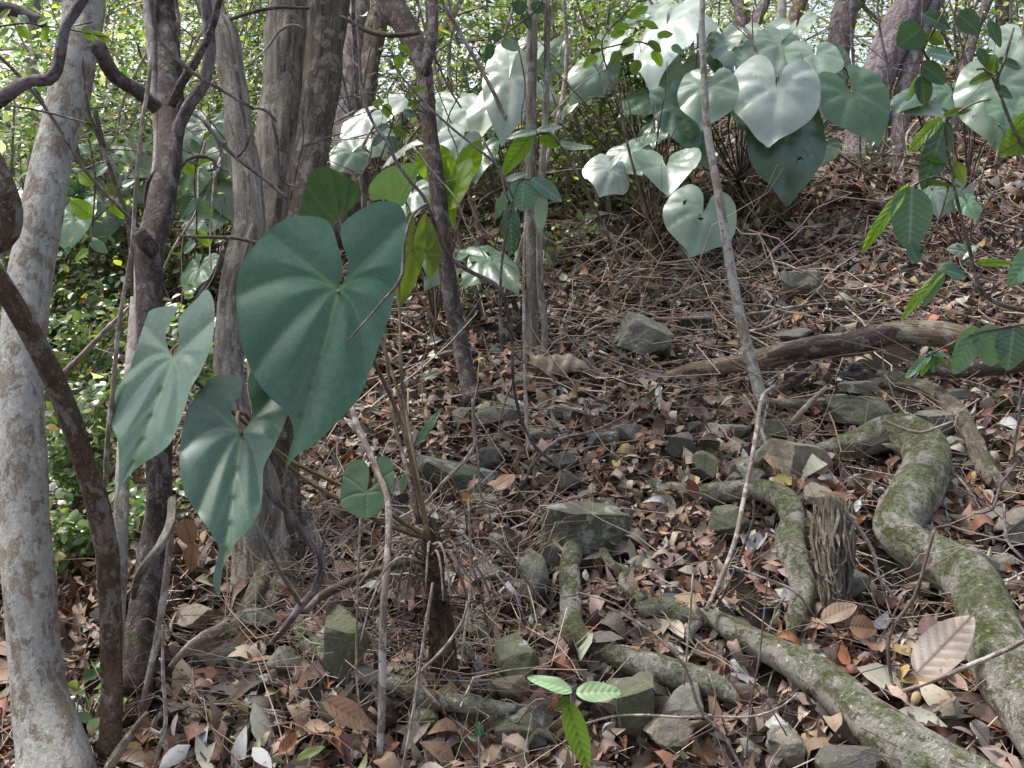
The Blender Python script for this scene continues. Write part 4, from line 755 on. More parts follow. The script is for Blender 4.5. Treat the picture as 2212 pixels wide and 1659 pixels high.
def blade(o2, tip_i, npts=1500, amp=.03, wave=.01, seed=0, finev=True, holes=False):
    """o2: closed outline (first = last = sinus) about the junction at 0,0, metres. returns points, heights, vein mask, triangles"""
    rg = np.random.default_rng(seed); o = o2[:-1]; n = len(o); tip = o2[tip_i]; L = np.linalg.norm(tip); ax = tip/L; lat = np.array([-ax[1], ax[0]])
    mn, mx = o.min(0), o.max(0); area = (mx-mn).prod(); st = math.sqrt(area/npts)
    gx_, gy_ = np.meshgrid(np.arange(mn[0], mx[0], st), np.arange(mn[1], mx[1], st)); g = np.stack([gx_.ravel(), gy_.ravel()], 1)+rg.uniform(-.25, .25, (gx_.size, 2))*st
    # inside test
    x, y = g[:, 0], g[:, 1]; ins = np.zeros(len(g), bool); q = o; r = np.roll(o, -1, 0)
    for (x0, y0), (x1, y1) in zip(q, r):
        c = ((y0 > y) != (y1 > y)); xi = x0+(y-y0)*(x1-x0)/((y1-y0) if abs(y1-y0) > 1e-12 else 1e-12); ins ^= c & (x < xi)
    d0, _ = pdist(g, np.vstack([o, o[:1]])); g = g[ins & (d0 > st*.45)]
    al = np.vstack([o, g]); vo, _, fo, _, _, _ = delaunay_2d_cdt([Vector(p_) for p_ in al], [], [list(range(n))], 1, 1e-7)
    P2 = np.array([[v_[0], v_[1]] for v_ in vo]); F = np.array([f for f in fo if len(f) == 3])
    a_ = P2[F[:, 1]]-P2[F[:, 0]]; b_ = P2[F[:, 2]]-P2[F[:, 0]]; fl = (a_[:, 0]*b_[:, 1]-a_[:, 1]*b_[:, 0]) < 0; F[fl] = F[fl][:, ::-1]
    sp = np.concatenate([[0], np.cumsum(np.linalg.norm(np.diff(o2, axis=0), axis=1))]); O = np.zeros(2)
    Lh = sp[tip_i]; Rh = sp[-1]-Lh
    def at(side, f):
        s_ = Lh*f if side < 0 else sp[-1]-Rh*f
        return np.array([np.interp(s_, sp, o2[:, k]) for k in (0, 1)])
    main = [(bez(O, tip*.5+lat*L*rg.uniform(-.03, .03), tip), 1.)]; sec = []
    for sd_ in (-1, 1):
        for f, bl, wt in ((.34, .02, .8), (.52, .16, .9), (.72, .20, .8)):
            T_ = at(sd_, f)*.97; c = T_*.5-ax*L*bl*(1 if f > .4 else .2); main.append((bez(O, c, T_), wt))
        for u, f in ((.22, .80), (.40, .86), (.56, .91), (.72, .955)):
            a0 = tip*u; T_ = at(sd_, f)*.985; sec.append((bez(a0, (a0+T_)/2-ax*L*.03, T_, 8), .55))
    h = np.zeros(len(P2)); dm = np.full(len(P2), 9.); vm = np.zeros(len(P2))
    for pl, wt in main:
        dd, u = pdist(P2, pl); dm = np.minimum(dm, dd+(1-wt)*L*.02+u*L*.035); vm = np.maximum(vm, wt*(1-.55*u)*np.exp(-(dd/(.0009+L*(.0055-.0035*u)))**2))
    h = amp*L*(1-np.exp(-(dm/(L*.085))**2))
    if finev:
        for pl, wt in sec:
            dd, u = pdist(P2, pl); vm = np.maximum(vm, .30*(1-.6*u)*np.exp(-(dd/(.0006+L*.003))**2)); h -= amp*.18*L*np.exp(-(dd/(L*.02))**2)*(1-u)
    rr = np.linalg.norm(P2, axis=1)/L
    for k in range(4):
        kv = nrm(rg.normal(0, 1, 2))*rg.uniform(5, 11)/L; h += wave*L*np.sin(P2@kv+rg.random()*6)*np.clip(rr, 0, 1)**1.3*.8
    cen = P2[F].mean(1)
    if holes and rg.random() < .6:
        for _ in range(rg.integers(1, 4)):
            c = P2[rg.integers(0, len(P2))]; F = F[np.linalg.norm(cen-c, axis=1) > L*rg.uniform(.015, .045)]; cen = P2[F].mean(1)
    return P2, h, vm, F
def traced_leaf(parent, origin, outline, junc, d0, g, mat, cup=.0, nres=150, amp=.03, wave=.008, seed=0, tipi=None, name='leaf', label=None, npts=9000):
    """outline in pixels; depth = d0 + gx*dx + gy*dy (m per px) + cup"""
    o2, s_ = smooth_closed(outline, nres); j = np.array(junc, float); rel = (o2-j)
    tp = outline[tipi] if tipi is not None else max(outline, key=lambda p_: p_[1])
    ti = int(np.argmin(np.linalg.norm(o2-np.array(tp), axis=1))); k = d0/FPX; scale = np.linalg.norm(np.array(tp)-j)*k
    XY, h, vm, F = blade(rel*k, ti, npts, amp, wave, seed); pxy = XY/k+j; rr2 = (XY**2).sum(-1)
    D = d0+g[0]*(pxy[:, 0]-j[0])+g[1]*(pxy[:, 1]-j[1])+cup*rr2/scale-h
    V = C0+RT*((pxy[:, 0]-1106)/FPX*D)[:, None]-UP*((pxy[:, 1]-829.5)/FPX*D)[:, None]+FW*D[:, None]
    m = MB(); m.add(V, None, F[:, ::-1], vein=vm); o_ = m.build(name, M[mat], parent, origin, use=('vein',))
    if label: o_['label'] = label
    return o_
HEART = [(0, 0), (-.16, .06), (-.38, .12), (-.56, .30), (-.60, .52), (-.48, .78), (-.22, .95), (.06, 1.0), (.30, .93), (.50, .74), (.70, .48), (.85, .24), (.94, .09), (1, 0)]
def unit_outline(seed, nar=1.0):
    rg = np.random.default_rng(seed); H = np.array(HEART); left = H.copy(); right = H.copy()[::-1]
    left[:, 1] *= -1*rg.uniform(.9, 1.08); right[:, 1] *= rg.uniform(.9, 1.08)
    o_ = np.vstack([left, right[1:]]); o_ += rg.normal(0, .012, o_.shape); o_[0] = o_[-1] = (0, 0); o_[13] = (1, 0); return o_
def heart(parent, origin, j, t_, wpx, d, dt, mat, face=(0, -.7, .7), droop=.15, cup=.10, seed=0, wave=.028, amp=.045, npts=520):
    rg_ = np.random.default_rng(seed+5); face = np.array(face, float)+(rg_.normal(0, .22, 3) if wpx < 160 else rg_.normal(0, .06, 3)); cup = cup*rg_.uniform(.8, 1.8)
    J = P(j[0], j[1], d); T = P(t_[0], t_[1], dt); U = T-J; L = np.linalg.norm(U); U = U/L
    f = nrm(np.array(face)); N = nrm(f-U*np.dot(f, U)); S = np.cross(U, N); W = wpx*d/FPX/2
    ou = unit_outline(seed)*np.array([L, W]); o2, s_ = smooth_closed(ou, 90)
    ti = int(np.argmax(o2[:, 0])); XY, h, vm, F = blade(o2, ti, npts, amp, wave, seed, npts > 400, True)
    a, b = XY[:, 0], XY[:, 1]; hh = h-droop*(a/L)**2*L-cup*(b/W)**2*W
    V = J+a[:, None]*U+b[:, None]*S+hh[:, None]*N
    m = MB(); m.add(V, None, F, vein=vm); return m.build('leaf', M[mat], parent, origin, use=('vein',))
def elliptic(parent, origin, j, t_, wpx, d, dt, mat, face=(0, -.8, .6), droop=.1, fold=.15, wave=.02, seed=0, nu=60, nv=15, pin=8, pw=.8):
    J = P(j[0], j[1], d); T = P(t_[0], t_[1], dt); U = T-J; L = np.linalg.norm(U); U = U/L
    f = nrm(np.array(face)); N = nrm(f-U*np.dot(f, U)); S = np.cross(U, N); W = wpx*d/FPX/2
    u = np.linspace(0, 1, nu); v = np.linspace(-1, 1, nv); wp = np.sin(math.pi*u**pw)**.62; wp[0] = wp[-1] = .02
    rg = np.random.default_rng(seed); ph = rg.random()*6
    a = u[:, None]*L+0*v[None, :]; b = wp[:, None]*v[None, :]*W
    fr = (u[:, None]-.22*np.abs(v)[None, :]*wp[:, None])*pin; dd = np.abs(fr-np.round(fr))
    vm = np.maximum(np.exp(-(b/(.0016+L*.006))**2), np.exp(-(dd/.07)**2)*.6)
    h = -droop*L*(u[:, None]**2)*1.0+fold*np.abs(b)+wave*L*np.sin(u[:, None]*9+ph+v[None, :]*1.3)*np.abs(v)[None, :]**2-.012*L*np.cos(2*math.pi*fr)*(1-np.abs(v)[None, :]**2)*.6
    V = J+a[..., None]*U+b[..., None]*S+h[..., None]*N
    i_, j_ = np.meshgrid(np.arange(nu-1), np.arange(nv-1), indexing='ij'); a0 = (i_*nv+j_).ravel()
    m = MB(); m.add(V.reshape(-1, 3), np.stack([a0, a0+1, a0+nv+1, a0+nv], 1), vein=vm.ravel()); return m.build('leaf', M[mat], parent, origin, use=('vein',))
def pet(parent_leaf, origin, pts, r0, r1=None, mat='petiole'):
    m = MB(); n = len(pts); tube(m, pts, np.linspace(r0, r1 or r0*.7, n), 7, .03, .03); return m.build('petiole', M[mat], parent_leaf, origin, use=('tube',))

# main plant --------------------------------------------------
OB = drop(950, G(950, 1430)); OB = P(950, 1430, G(950, 1430))
mp = empty('heart_leaved_plant', OB, 'foreground plant with the three largest dark green heart leaves and a fibrous brown foot', 'plant')
m = MB(); q, rr = px([(930, 1120, 22), (930, 1165, 40), (936, 1220, 50), (945, 1300, 52), (955, 1380, 56), (960, 1450, 60)], [2.12, 2.1, 2.08, 2.05, 2.02, 2.0]); tube(m, q, rr, 18, .015, .22)
for k in range(40):        # hanging fibres and rootlets on the stem
    y0 = R.uniform(1130, 1400); x0 = 935+R.uniform(-22, 30); a = R.choice([-1, 1]); l = R.uniform(20, 110)
    q, rr = px([(x0, y0, 4), (x0+a*l*.4, y0+R.uniform(-25, 20), 3), (x0+a*l*.9, y0+R.uniform(-10, 70), 2)], [2.03, 1.98, 2.0]); tube(m, q, rr, 4, .02, 0)
m.build('stem', M['caudex'], mp, OB, use=('tube',))
JB = P(926, 1165, 2.06)
LA = traced_leaf(mp, OB, [(729, 622), (739, 598), (740, 570), (731, 535), (719, 495), (702, 474), (665, 466), (625, 470), (590, 490), (552, 528), (522, 572), (511, 625), (513, 680), (520, 735), (532, 775), (560, 830), (590, 865), (622, 895), (634, 940), (622, 985), (618, 1012), (640, 985), (690, 950), (735, 905), (775, 860), (800, 800), (822, 740), (842, 680), (856, 620), (868, 560), (880, 500), (872, 455), (850, 436), (815, 436), (775, 455), (745, 478), (735, 500), (742, 535), (752, 565), (749, 598), (731, 622)], (730, 626), 1.97, (.00022, -.00035), 'leafdeep', cup=.10, amp=.030, wave=.012, nres=260, tipi=20, seed=1, label='largest heart leaf')
pet(LA, OB, [P(730, 628, 1.965), P(760, 690, 2.03), P(812, 790, 2.10), P(862, 900, 2.1), P(895, 1020, 2.08), P(915, 1110, 2.07), JB], .0038, .0055)
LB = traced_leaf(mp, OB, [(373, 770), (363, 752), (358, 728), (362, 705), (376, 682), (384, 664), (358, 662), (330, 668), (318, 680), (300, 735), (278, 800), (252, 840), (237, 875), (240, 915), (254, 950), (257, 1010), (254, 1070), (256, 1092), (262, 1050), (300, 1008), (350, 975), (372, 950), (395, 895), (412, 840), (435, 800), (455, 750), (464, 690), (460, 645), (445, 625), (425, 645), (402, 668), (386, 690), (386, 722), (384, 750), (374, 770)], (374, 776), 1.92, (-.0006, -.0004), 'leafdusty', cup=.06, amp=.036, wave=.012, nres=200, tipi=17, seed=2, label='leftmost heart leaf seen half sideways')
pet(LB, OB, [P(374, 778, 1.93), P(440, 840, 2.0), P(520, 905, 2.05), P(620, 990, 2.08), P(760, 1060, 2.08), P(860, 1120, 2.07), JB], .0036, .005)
LC = traced_leaf(mp, OB, [(520, 932), (503, 908), (500, 885), (507, 868), (519, 850), (524, 830), (512, 813), (482, 808), (455, 818), (430, 850), (405, 885), (393, 930), (388, 980), (390, 1030), (402, 1070), (430, 1115), (455, 1150), (472, 1185), (466, 1220), (460, 1255), (474, 1290), (480, 1235), (500, 1185), (540, 1140), (562, 1100), (568, 1050), (570, 1010), (592, 965), (612, 920), (632, 870), (643, 825), (640, 780), (625, 762), (600, 758), (568, 770), (548, 790), (536, 818), (537, 850), (544, 878), (542, 903), (532, 922), (522, 932)], (522, 938), 1.88, (.0002, -.00048), 'leafdusty', cup=.05, amp=.036, wave=.012, nres=230, tipi=20, seed=3, label='dusty, sheen-greyed heart leaf with a twisted yellow-green tip')
pet(LC, OB, [P(522, 938, 1.87), P(512, 905, 1.93), P(530, 895, 1.98), P(620, 1005, 2.03), P(740, 1085, 2.05), P(850, 1140, 2.06), JB], .0036, .005)
LD = traced_leaf(mp, OB, [(790, 1065), (796, 1045), (797, 1015), (785, 995), (765, 994), (748, 1006), (738, 1040), (735, 1075), (740, 1098), (765, 1112), (790, 1120), (815, 1110), (838, 1080), (850, 1040), (850, 1005), (838, 988), (820, 986), (805, 1005), (808, 1040), (790, 1065)], (792, 1066), 2.05, (0, -.0004), 'leafmid', nres=120, tipi=10, seed=4, label='small notched heart leaf with a browned tip')
pet(LD, OB, [P(792, 1068, 2.06), P(830, 1100, 2.1), P(890, 1150, 2.1), JB], .0018, .002)
LE = traced_leaf(mp, OB, [(735, 470), (760, 450), (780, 425), (775, 400), (755, 385), (735, 375), (712, 362), (690, 360), (668, 375), (660, 410), (652, 440), (652, 466), (680, 490), (705, 495), (735, 470)], (732, 480), 2.35, (.0003, .0005), 'leafdeep', nres=100, tipi=6, seed=5, label='leaf edge showing behind the largest heart leaf')
pet(LE, OB, [P(735, 478, 2.36), P(790, 640, 2.4), P(860, 850, 2.3), P(900, 1050, 2.15), JB], .0035, .005)
LF = traced_leaf(mp, OB, [(850, 440), (830, 430), (803, 432), (797, 405), (815, 378), (845, 360), (880, 352), (900, 356), (900, 385), (885, 420), (870, 445), (850, 440)], (856, 446), 2.5, (.0006, .0006), 'leafmid', nres=100, tipi=7, seed=6)
pet(LF, OB, [P(856, 446, 2.5), P(862, 640, 2.5), P(868, 817, 2.35), P(889, 957, 2.2), JB], .0035, .005)
for k, pp in enumerate([[(905, 1130), (880, 1020), (850, 900), (838, 800), (830, 720)], [(915, 1130), (897, 1040), (882, 930), (870, 850), (862, 760)]]):
    q, rr = px([(a[0], a[1], w_) for a, w_ in zip(pp, (12, 10, 9, 7, 5))], [2.08, 2.15, 2.25, 2.3, 2.35]); m = MB(); tube(m, q, rr, 7, .03, .03); m.build('bare_stalk', M['darkstick'], mp, OB, use=('tube',))

for k in range(16):
    a = R.uniform(-1, 1); x0, y0 = 932+10*a, R.uniform(1150, 1230); ln = R.uniform(110, 300); dr_ = R.uniform(-.05, .2); d_ = 2.0-R.uniform(0, .1)
    q, rr = px([(x0, y0, 6), (x0+a*ln*.45, y0-R.uniform(0, 30), 6), (x0+a*ln*.8, y0+ln*.25, 5), (x0+a*ln, y0+ln*.5+R.uniform(-20, 40), 4)], [2.05, d_, d_-.03, d_-.04]); m = MB(); tube(m, q, rr, 6, .02, .08); m.build('dead_stalk', M['stick' if k % 2 else 'darkstick'], mp, OB, use=('tube',))
# generic heart-leaved plants -----------------------------------
def plant(label, base, leaves, cat='plant', name='heart_leaved_plant', npet=6, caud=(34, 90), group=None, back=0.):
    d = G(base[0], base[1])+back; b = P(base[0], base[1], d); e = empty(name, b, label, cat, group)
    m = MB(); wz, hz = caud; q, rr = px([(base[0]+3, base[1]-hz, wz*.5), (base[0], base[1]-hz*.5, wz), (base[0], base[1], wz*1.1), (base[0], base[1]+12, wz)], d); tube(m, q, rr, 12, .02, .3)
    for k in range(18):
        a = R.uniform(-1, 1); x0 = base[0]+a*wz*.5; y0 = base[1]-R.random()*hz; l = R.uniform(10, 60)
        q, rr = px([(x0, y0, 3), (x0+a*l*.5, y0+R.uniform(-15, 15), 3), (x0+a*l, y0+R.uniform(10, 50), 2)], [d-.03, d-.06, d-.05]); tube(m, q, rr, 4, .03, 0)
    m.build('stem', M['caudex'], e, b, use=('tube',)); J0 = P(base[0], base[1]-hz, d)
    for k, lf in enumerate(leaves):
        j, t_, w_, dj, dt, mt = lf[:6]; dj += back; dt += back; kw = lf[6] if len(lf) > 6 else {}
        o_ = heart(e, b, j, t_, w_, dj, dt, mt, seed=hash(label) % 1000 + k if False else int(j[0]*7+j[1]) % 997, **kw)
        Jp = P(j[0], j[1], dj); mid = (Jp+J0)/2+np.array([(Jp[0]-J0[0])*.15, .05, .05]); pet(o_, b, [Jp, mid, J0], .0035, .0045, 'darkstick')
    for k in range(npet):
        T = J0+np.array([R.gauss(0, .22), R.gauss(0, .15), R.uniform(.3, .8)]); m = MB(); tube(m, [J0, (J0+T)/2+np.array([R.gauss(0, .03), 0, .02]), T], [.0045, .004, .002], 5, .06, .03); m.build('bare_stalk', M['darkstick'], e, b, use=('tube',))
    return e
F1 = dict(face=(0, -1, .35)); F2 = dict(face=(-.1, -.35, 1)); F3 = dict(face=(.3, -.6, .9)); F4 = dict(face=(-.4, -.8, .5))
plant('right cluster plant carrying the palest heart leaf, dusty and whitened by sky sheen, in the middle', (1672, 480), [
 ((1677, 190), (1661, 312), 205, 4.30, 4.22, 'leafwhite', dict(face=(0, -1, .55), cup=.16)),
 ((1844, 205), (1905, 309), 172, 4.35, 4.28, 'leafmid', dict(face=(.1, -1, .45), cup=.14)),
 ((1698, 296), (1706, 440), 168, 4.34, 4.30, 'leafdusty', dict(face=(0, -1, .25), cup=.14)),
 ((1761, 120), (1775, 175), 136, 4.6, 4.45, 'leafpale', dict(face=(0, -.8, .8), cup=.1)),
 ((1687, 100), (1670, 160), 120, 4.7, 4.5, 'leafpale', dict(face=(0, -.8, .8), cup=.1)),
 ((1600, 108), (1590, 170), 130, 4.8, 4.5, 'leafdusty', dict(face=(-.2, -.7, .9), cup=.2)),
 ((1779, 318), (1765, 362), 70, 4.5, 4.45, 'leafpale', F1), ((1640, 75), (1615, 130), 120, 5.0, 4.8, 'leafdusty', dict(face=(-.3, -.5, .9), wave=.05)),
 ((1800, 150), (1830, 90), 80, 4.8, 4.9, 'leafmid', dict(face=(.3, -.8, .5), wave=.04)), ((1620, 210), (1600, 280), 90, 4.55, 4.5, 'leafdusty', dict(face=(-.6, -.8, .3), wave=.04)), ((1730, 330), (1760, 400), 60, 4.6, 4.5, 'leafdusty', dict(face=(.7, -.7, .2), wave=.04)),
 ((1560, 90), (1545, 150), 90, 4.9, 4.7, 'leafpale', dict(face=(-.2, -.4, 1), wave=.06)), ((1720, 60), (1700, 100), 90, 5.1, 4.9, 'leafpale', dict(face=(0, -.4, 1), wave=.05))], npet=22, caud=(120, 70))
plant('left-hand plant of the right cluster with blue-green overlapping leaves', (1600, 460), [
 ((1529, 192), (1516, 273), 128, 4.2, 4.1, 'leafpale', F1),
 ((1462, 236), (1508, 336), 96, 4.3, 4.22, 'leafdusty', dict(face=(-.2, -1, .3))),
 ((1585, 205), (1590, 245), 90, 4.4, 4.3, 'leafmid', F1),
 ((1400, 215), (1336, 245), 90, 4.6, 4.5, 'leafdusty', dict(face=(0, -.7, .9))), ((1470, 150), (1440, 215), 100, 4.8, 4.6, 'leafpale', dict(face=(-.4, -.6, .8), wave=.06)),
 ((1420, 270), (1400, 330), 80, 4.5, 4.4, 'leafdusty', dict(face=(-.5, -.9, .2), wave=.05)), ((1500, 300), (1530, 360), 70, 4.4, 4.35, 'leafmid', dict(face=(.6, -.8, .3), wave=.04))], npet=18, caud=(70, 60))
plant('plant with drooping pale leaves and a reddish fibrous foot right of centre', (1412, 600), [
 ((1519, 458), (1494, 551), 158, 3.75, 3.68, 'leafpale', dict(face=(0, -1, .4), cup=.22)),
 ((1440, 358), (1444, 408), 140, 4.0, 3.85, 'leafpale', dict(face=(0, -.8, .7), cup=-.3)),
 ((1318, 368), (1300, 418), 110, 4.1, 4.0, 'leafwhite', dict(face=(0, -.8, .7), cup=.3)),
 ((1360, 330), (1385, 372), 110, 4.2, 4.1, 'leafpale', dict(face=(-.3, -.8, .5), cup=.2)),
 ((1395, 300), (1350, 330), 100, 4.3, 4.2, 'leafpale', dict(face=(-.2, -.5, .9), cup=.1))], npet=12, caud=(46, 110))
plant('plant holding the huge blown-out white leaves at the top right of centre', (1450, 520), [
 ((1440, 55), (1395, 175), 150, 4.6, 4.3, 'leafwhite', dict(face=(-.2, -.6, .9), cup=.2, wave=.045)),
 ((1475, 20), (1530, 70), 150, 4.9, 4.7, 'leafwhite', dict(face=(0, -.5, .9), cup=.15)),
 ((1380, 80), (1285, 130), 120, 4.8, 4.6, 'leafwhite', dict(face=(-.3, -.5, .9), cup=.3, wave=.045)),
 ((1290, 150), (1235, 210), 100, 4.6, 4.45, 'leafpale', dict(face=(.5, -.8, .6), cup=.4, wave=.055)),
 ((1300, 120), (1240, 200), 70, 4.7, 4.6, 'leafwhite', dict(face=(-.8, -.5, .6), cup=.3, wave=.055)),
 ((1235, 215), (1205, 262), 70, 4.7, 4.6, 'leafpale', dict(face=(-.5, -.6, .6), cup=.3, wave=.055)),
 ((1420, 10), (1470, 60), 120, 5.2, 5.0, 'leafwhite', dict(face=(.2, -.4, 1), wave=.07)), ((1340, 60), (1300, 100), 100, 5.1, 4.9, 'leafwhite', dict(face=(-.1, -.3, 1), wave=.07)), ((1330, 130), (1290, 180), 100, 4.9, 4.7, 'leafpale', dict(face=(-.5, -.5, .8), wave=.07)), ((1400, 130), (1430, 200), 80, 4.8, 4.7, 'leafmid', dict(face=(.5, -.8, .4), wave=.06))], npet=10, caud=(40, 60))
plant('plant with tall sheen-white wavy leaves behind the slim trunk', (1120, 560), [
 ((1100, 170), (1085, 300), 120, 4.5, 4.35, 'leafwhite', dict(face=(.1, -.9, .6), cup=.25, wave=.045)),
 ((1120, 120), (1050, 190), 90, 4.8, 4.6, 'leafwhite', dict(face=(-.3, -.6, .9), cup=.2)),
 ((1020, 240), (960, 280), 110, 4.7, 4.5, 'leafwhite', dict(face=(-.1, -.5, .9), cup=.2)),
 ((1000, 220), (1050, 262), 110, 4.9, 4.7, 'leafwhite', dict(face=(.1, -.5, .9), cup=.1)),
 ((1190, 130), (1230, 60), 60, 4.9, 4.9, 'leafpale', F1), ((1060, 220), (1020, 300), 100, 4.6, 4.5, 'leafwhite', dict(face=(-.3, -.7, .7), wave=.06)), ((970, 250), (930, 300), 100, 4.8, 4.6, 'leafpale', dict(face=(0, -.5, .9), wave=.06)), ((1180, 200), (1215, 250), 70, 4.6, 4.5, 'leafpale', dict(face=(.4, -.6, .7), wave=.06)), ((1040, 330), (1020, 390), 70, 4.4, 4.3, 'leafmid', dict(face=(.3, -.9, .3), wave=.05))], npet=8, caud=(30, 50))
plant('plant with sheen-white leaves between the dark clump trunk and the leaning trunk', (860, 600), [
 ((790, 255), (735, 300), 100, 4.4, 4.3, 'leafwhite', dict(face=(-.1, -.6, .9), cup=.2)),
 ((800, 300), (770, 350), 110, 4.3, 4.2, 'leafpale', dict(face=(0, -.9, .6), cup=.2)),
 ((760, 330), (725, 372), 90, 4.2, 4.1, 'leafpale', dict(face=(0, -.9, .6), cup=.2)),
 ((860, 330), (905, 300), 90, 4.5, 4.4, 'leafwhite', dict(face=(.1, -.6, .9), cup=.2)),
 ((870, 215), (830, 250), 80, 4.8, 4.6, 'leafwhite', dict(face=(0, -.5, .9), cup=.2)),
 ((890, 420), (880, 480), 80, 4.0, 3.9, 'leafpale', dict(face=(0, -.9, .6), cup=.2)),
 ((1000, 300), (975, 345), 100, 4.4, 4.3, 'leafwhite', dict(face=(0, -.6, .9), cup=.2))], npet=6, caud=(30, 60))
plant('backlit plant with vivid yellow-green leaves beside the leaning dark trunk', (940, 740), [
 ((975, 410), (1010, 330), 110, 3.5, 3.55, 'leafyellow', dict(face=(-.35, -1, .1), cup=-.1)),
 ((918, 540), (925, 452), 70, 3.2, 3.25, 'leafolive', dict(face=(.35, -1, -.1), cup=-.1)),
 ((890, 540), (867, 672), 62, 3.1, 3.05, 'leafolive', dict(face=(.4, -1, .1))),
 ((972, 400), (978, 496), 34, 3.5, 3.5, 'leafyellow', F1),
 ((940, 350), (960, 405), 90, 3.75, 3.75, 'leafyellow', F1),
 ((1010, 350), (1040, 300), 60, 3.8, 3.75, 'leafyellow', dict(face=(-.4, -1, .2)))], npet=4, caud=(18, 40))
plant('low plant with grey-green leaves on the litter behind the leaning dark trunk', (1040, 660), [
 ((1064, 562), (1120, 620), 100, 3.8, 3.6, 'leafmid', dict(face=(0, -.6, .9), cup=.25)),
 ((1050, 575), (1000, 612), 90, 3.8, 3.7, 'leafpale', dict(face=(0, -.5, .9), cup=.25)),
 ((1020, 545), (1045, 520), 60, 3.9, 4.1, 'leafmid', dict(face=(0, -.7, .6))),
 ((945, 560), (925, 620), 90, 3.6, 3.5, 'leafpale', dict(face=(0, -1, .5)))], npet=3, caud=(20, 40))
plant('plant of pale leaves low behind the dark knotted trunk at the left', (300, 700), [
 ((250, 350), (185, 410), 150, 3.9, 3.75, 'leafpale', dict(face=(0, -.6, .9), cup=.2)),
 ((285, 320), (338, 385), 150, 3.9, 3.75, 'leafpale', dict(face=(0, -.7, .8), cup=.2)),
 ((270, 395), (235, 470), 150, 3.8, 3.7, 'leafpale', dict(face=(0, -.9, .6), cup=.2)),
 ((225, 440), (215, 530), 120, 3.7, 3.6, 'leafmid', dict(face=(0, -.9, .6), cup=.2)),
 ((180, 440), (130, 510), 130, 3.8, 3.7, 'leafpale', dict(face=(0, -.9, .6), cup=.2)),
 ((310, 290), (280, 320), 90, 4.2, 4.0, 'leafmid', dict(face=(0, -.5, .9)))], npet=5, caud=(24, 50), back=.62)
plant('plant of pale leaves between the dark knotted trunk and the fissured trunk', (440, 720), [
 ((440, 275), (400, 340), 130, 3.9, 3.8, 'leafpale', dict(face=(0, -.6, .9), cup=.2)),
 ((470, 330), (515, 385), 140, 3.9, 3.8, 'leafpale', dict(face=(0, -.7, .8), cup=.2)),
 ((420, 370), (395, 445), 140, 3.8, 3.7, 'leafmid', dict(face=(0, -.9, .5), cup=.2)),
 ((480, 410), (508, 475), 120, 3.8, 3.7, 'leafpale', dict(face=(0, -.8, .6), cup=.2)),
 ((440, 470), (410, 510), 90, 3.7, 3.6, 'leafpale', dict(face=(0, -.9, .6), cup=.2)),
 ((430, 580), (400, 640), 80, 3.5, 3.4, 'leafmid', F1)], npet=5, caud=(24, 50), back=.62)
plant('plant with dark heart leaves half hidden at the far left behind the pale trunk', (140, 720), [
 ((160, 470), (140, 540), 110, 4.0, 3.9, 'leafmid', F1), ((30, 420), (50, 480), 90, 4.2, 4.1, 'leafwhite', dict(face=(0, -.6, .9)))], npet=3, caud=(24, 50))
plant('plant at the right edge with a large grey-green drooping leaf behind the oval shoot', (2090, 470), [
 ((2150, 195), (2155, 318), 170, 4.4, 4.3, 'leafpale', dict(face=(-.2, -1, .5), cup=.2)),
 ((1980, 222), (2045, 250), 90, 4.5, 4.4, 'leafpale', dict(face=(0, -.4, 1))),
 ((1975, 205), (1930, 235), 80, 4.5, 4.4, 'leafdusty', dict(face=(0, -.4, 1))),
 ((2060, 205), (2080, 260), 90, 4.6, 4.5, 'leafmid', F1),
 ((2200, 90), (2170, 150), 120, 4.8, 4.6, 'leafpale', dict(face=(0, -.7, .8))),
 ((2190, 240), (2240, 300), 120, 4.2, 4.1, 'leafmid', F1)], npet=5, caud=(34, 50))
plant('small seedling with three heart leaves on the upper right litter', (2085, 560), [
 ((2015, 418), (2030, 468), 60, 3.9, 3.85, 'leafpale', F1), ((2075, 415), (2040, 462), 60, 3.9, 3.85, 'leafpale', F1), ((2090, 440), (2112, 474), 52, 3.85, 3.8, 'leafmid', F1)], npet=1, caud=(8, 20))
plant('low pale arrow-leaved seedling above the right end of the log', (2090, 620), [
 ((2075, 540), (2045, 535), 40, 3.7, 3.7, 'leafpale', dict(face=(0, -.6, .9))), ((2085, 545), (2100, 580), 36, 3.7, 3.7, 'leafmid', F1), ((2085, 545), (2115, 525), 34, 3.7, 3.7, 'leafpale', dict(face=(0, -.6, .9)))], npet=1, caud=(6, 20))

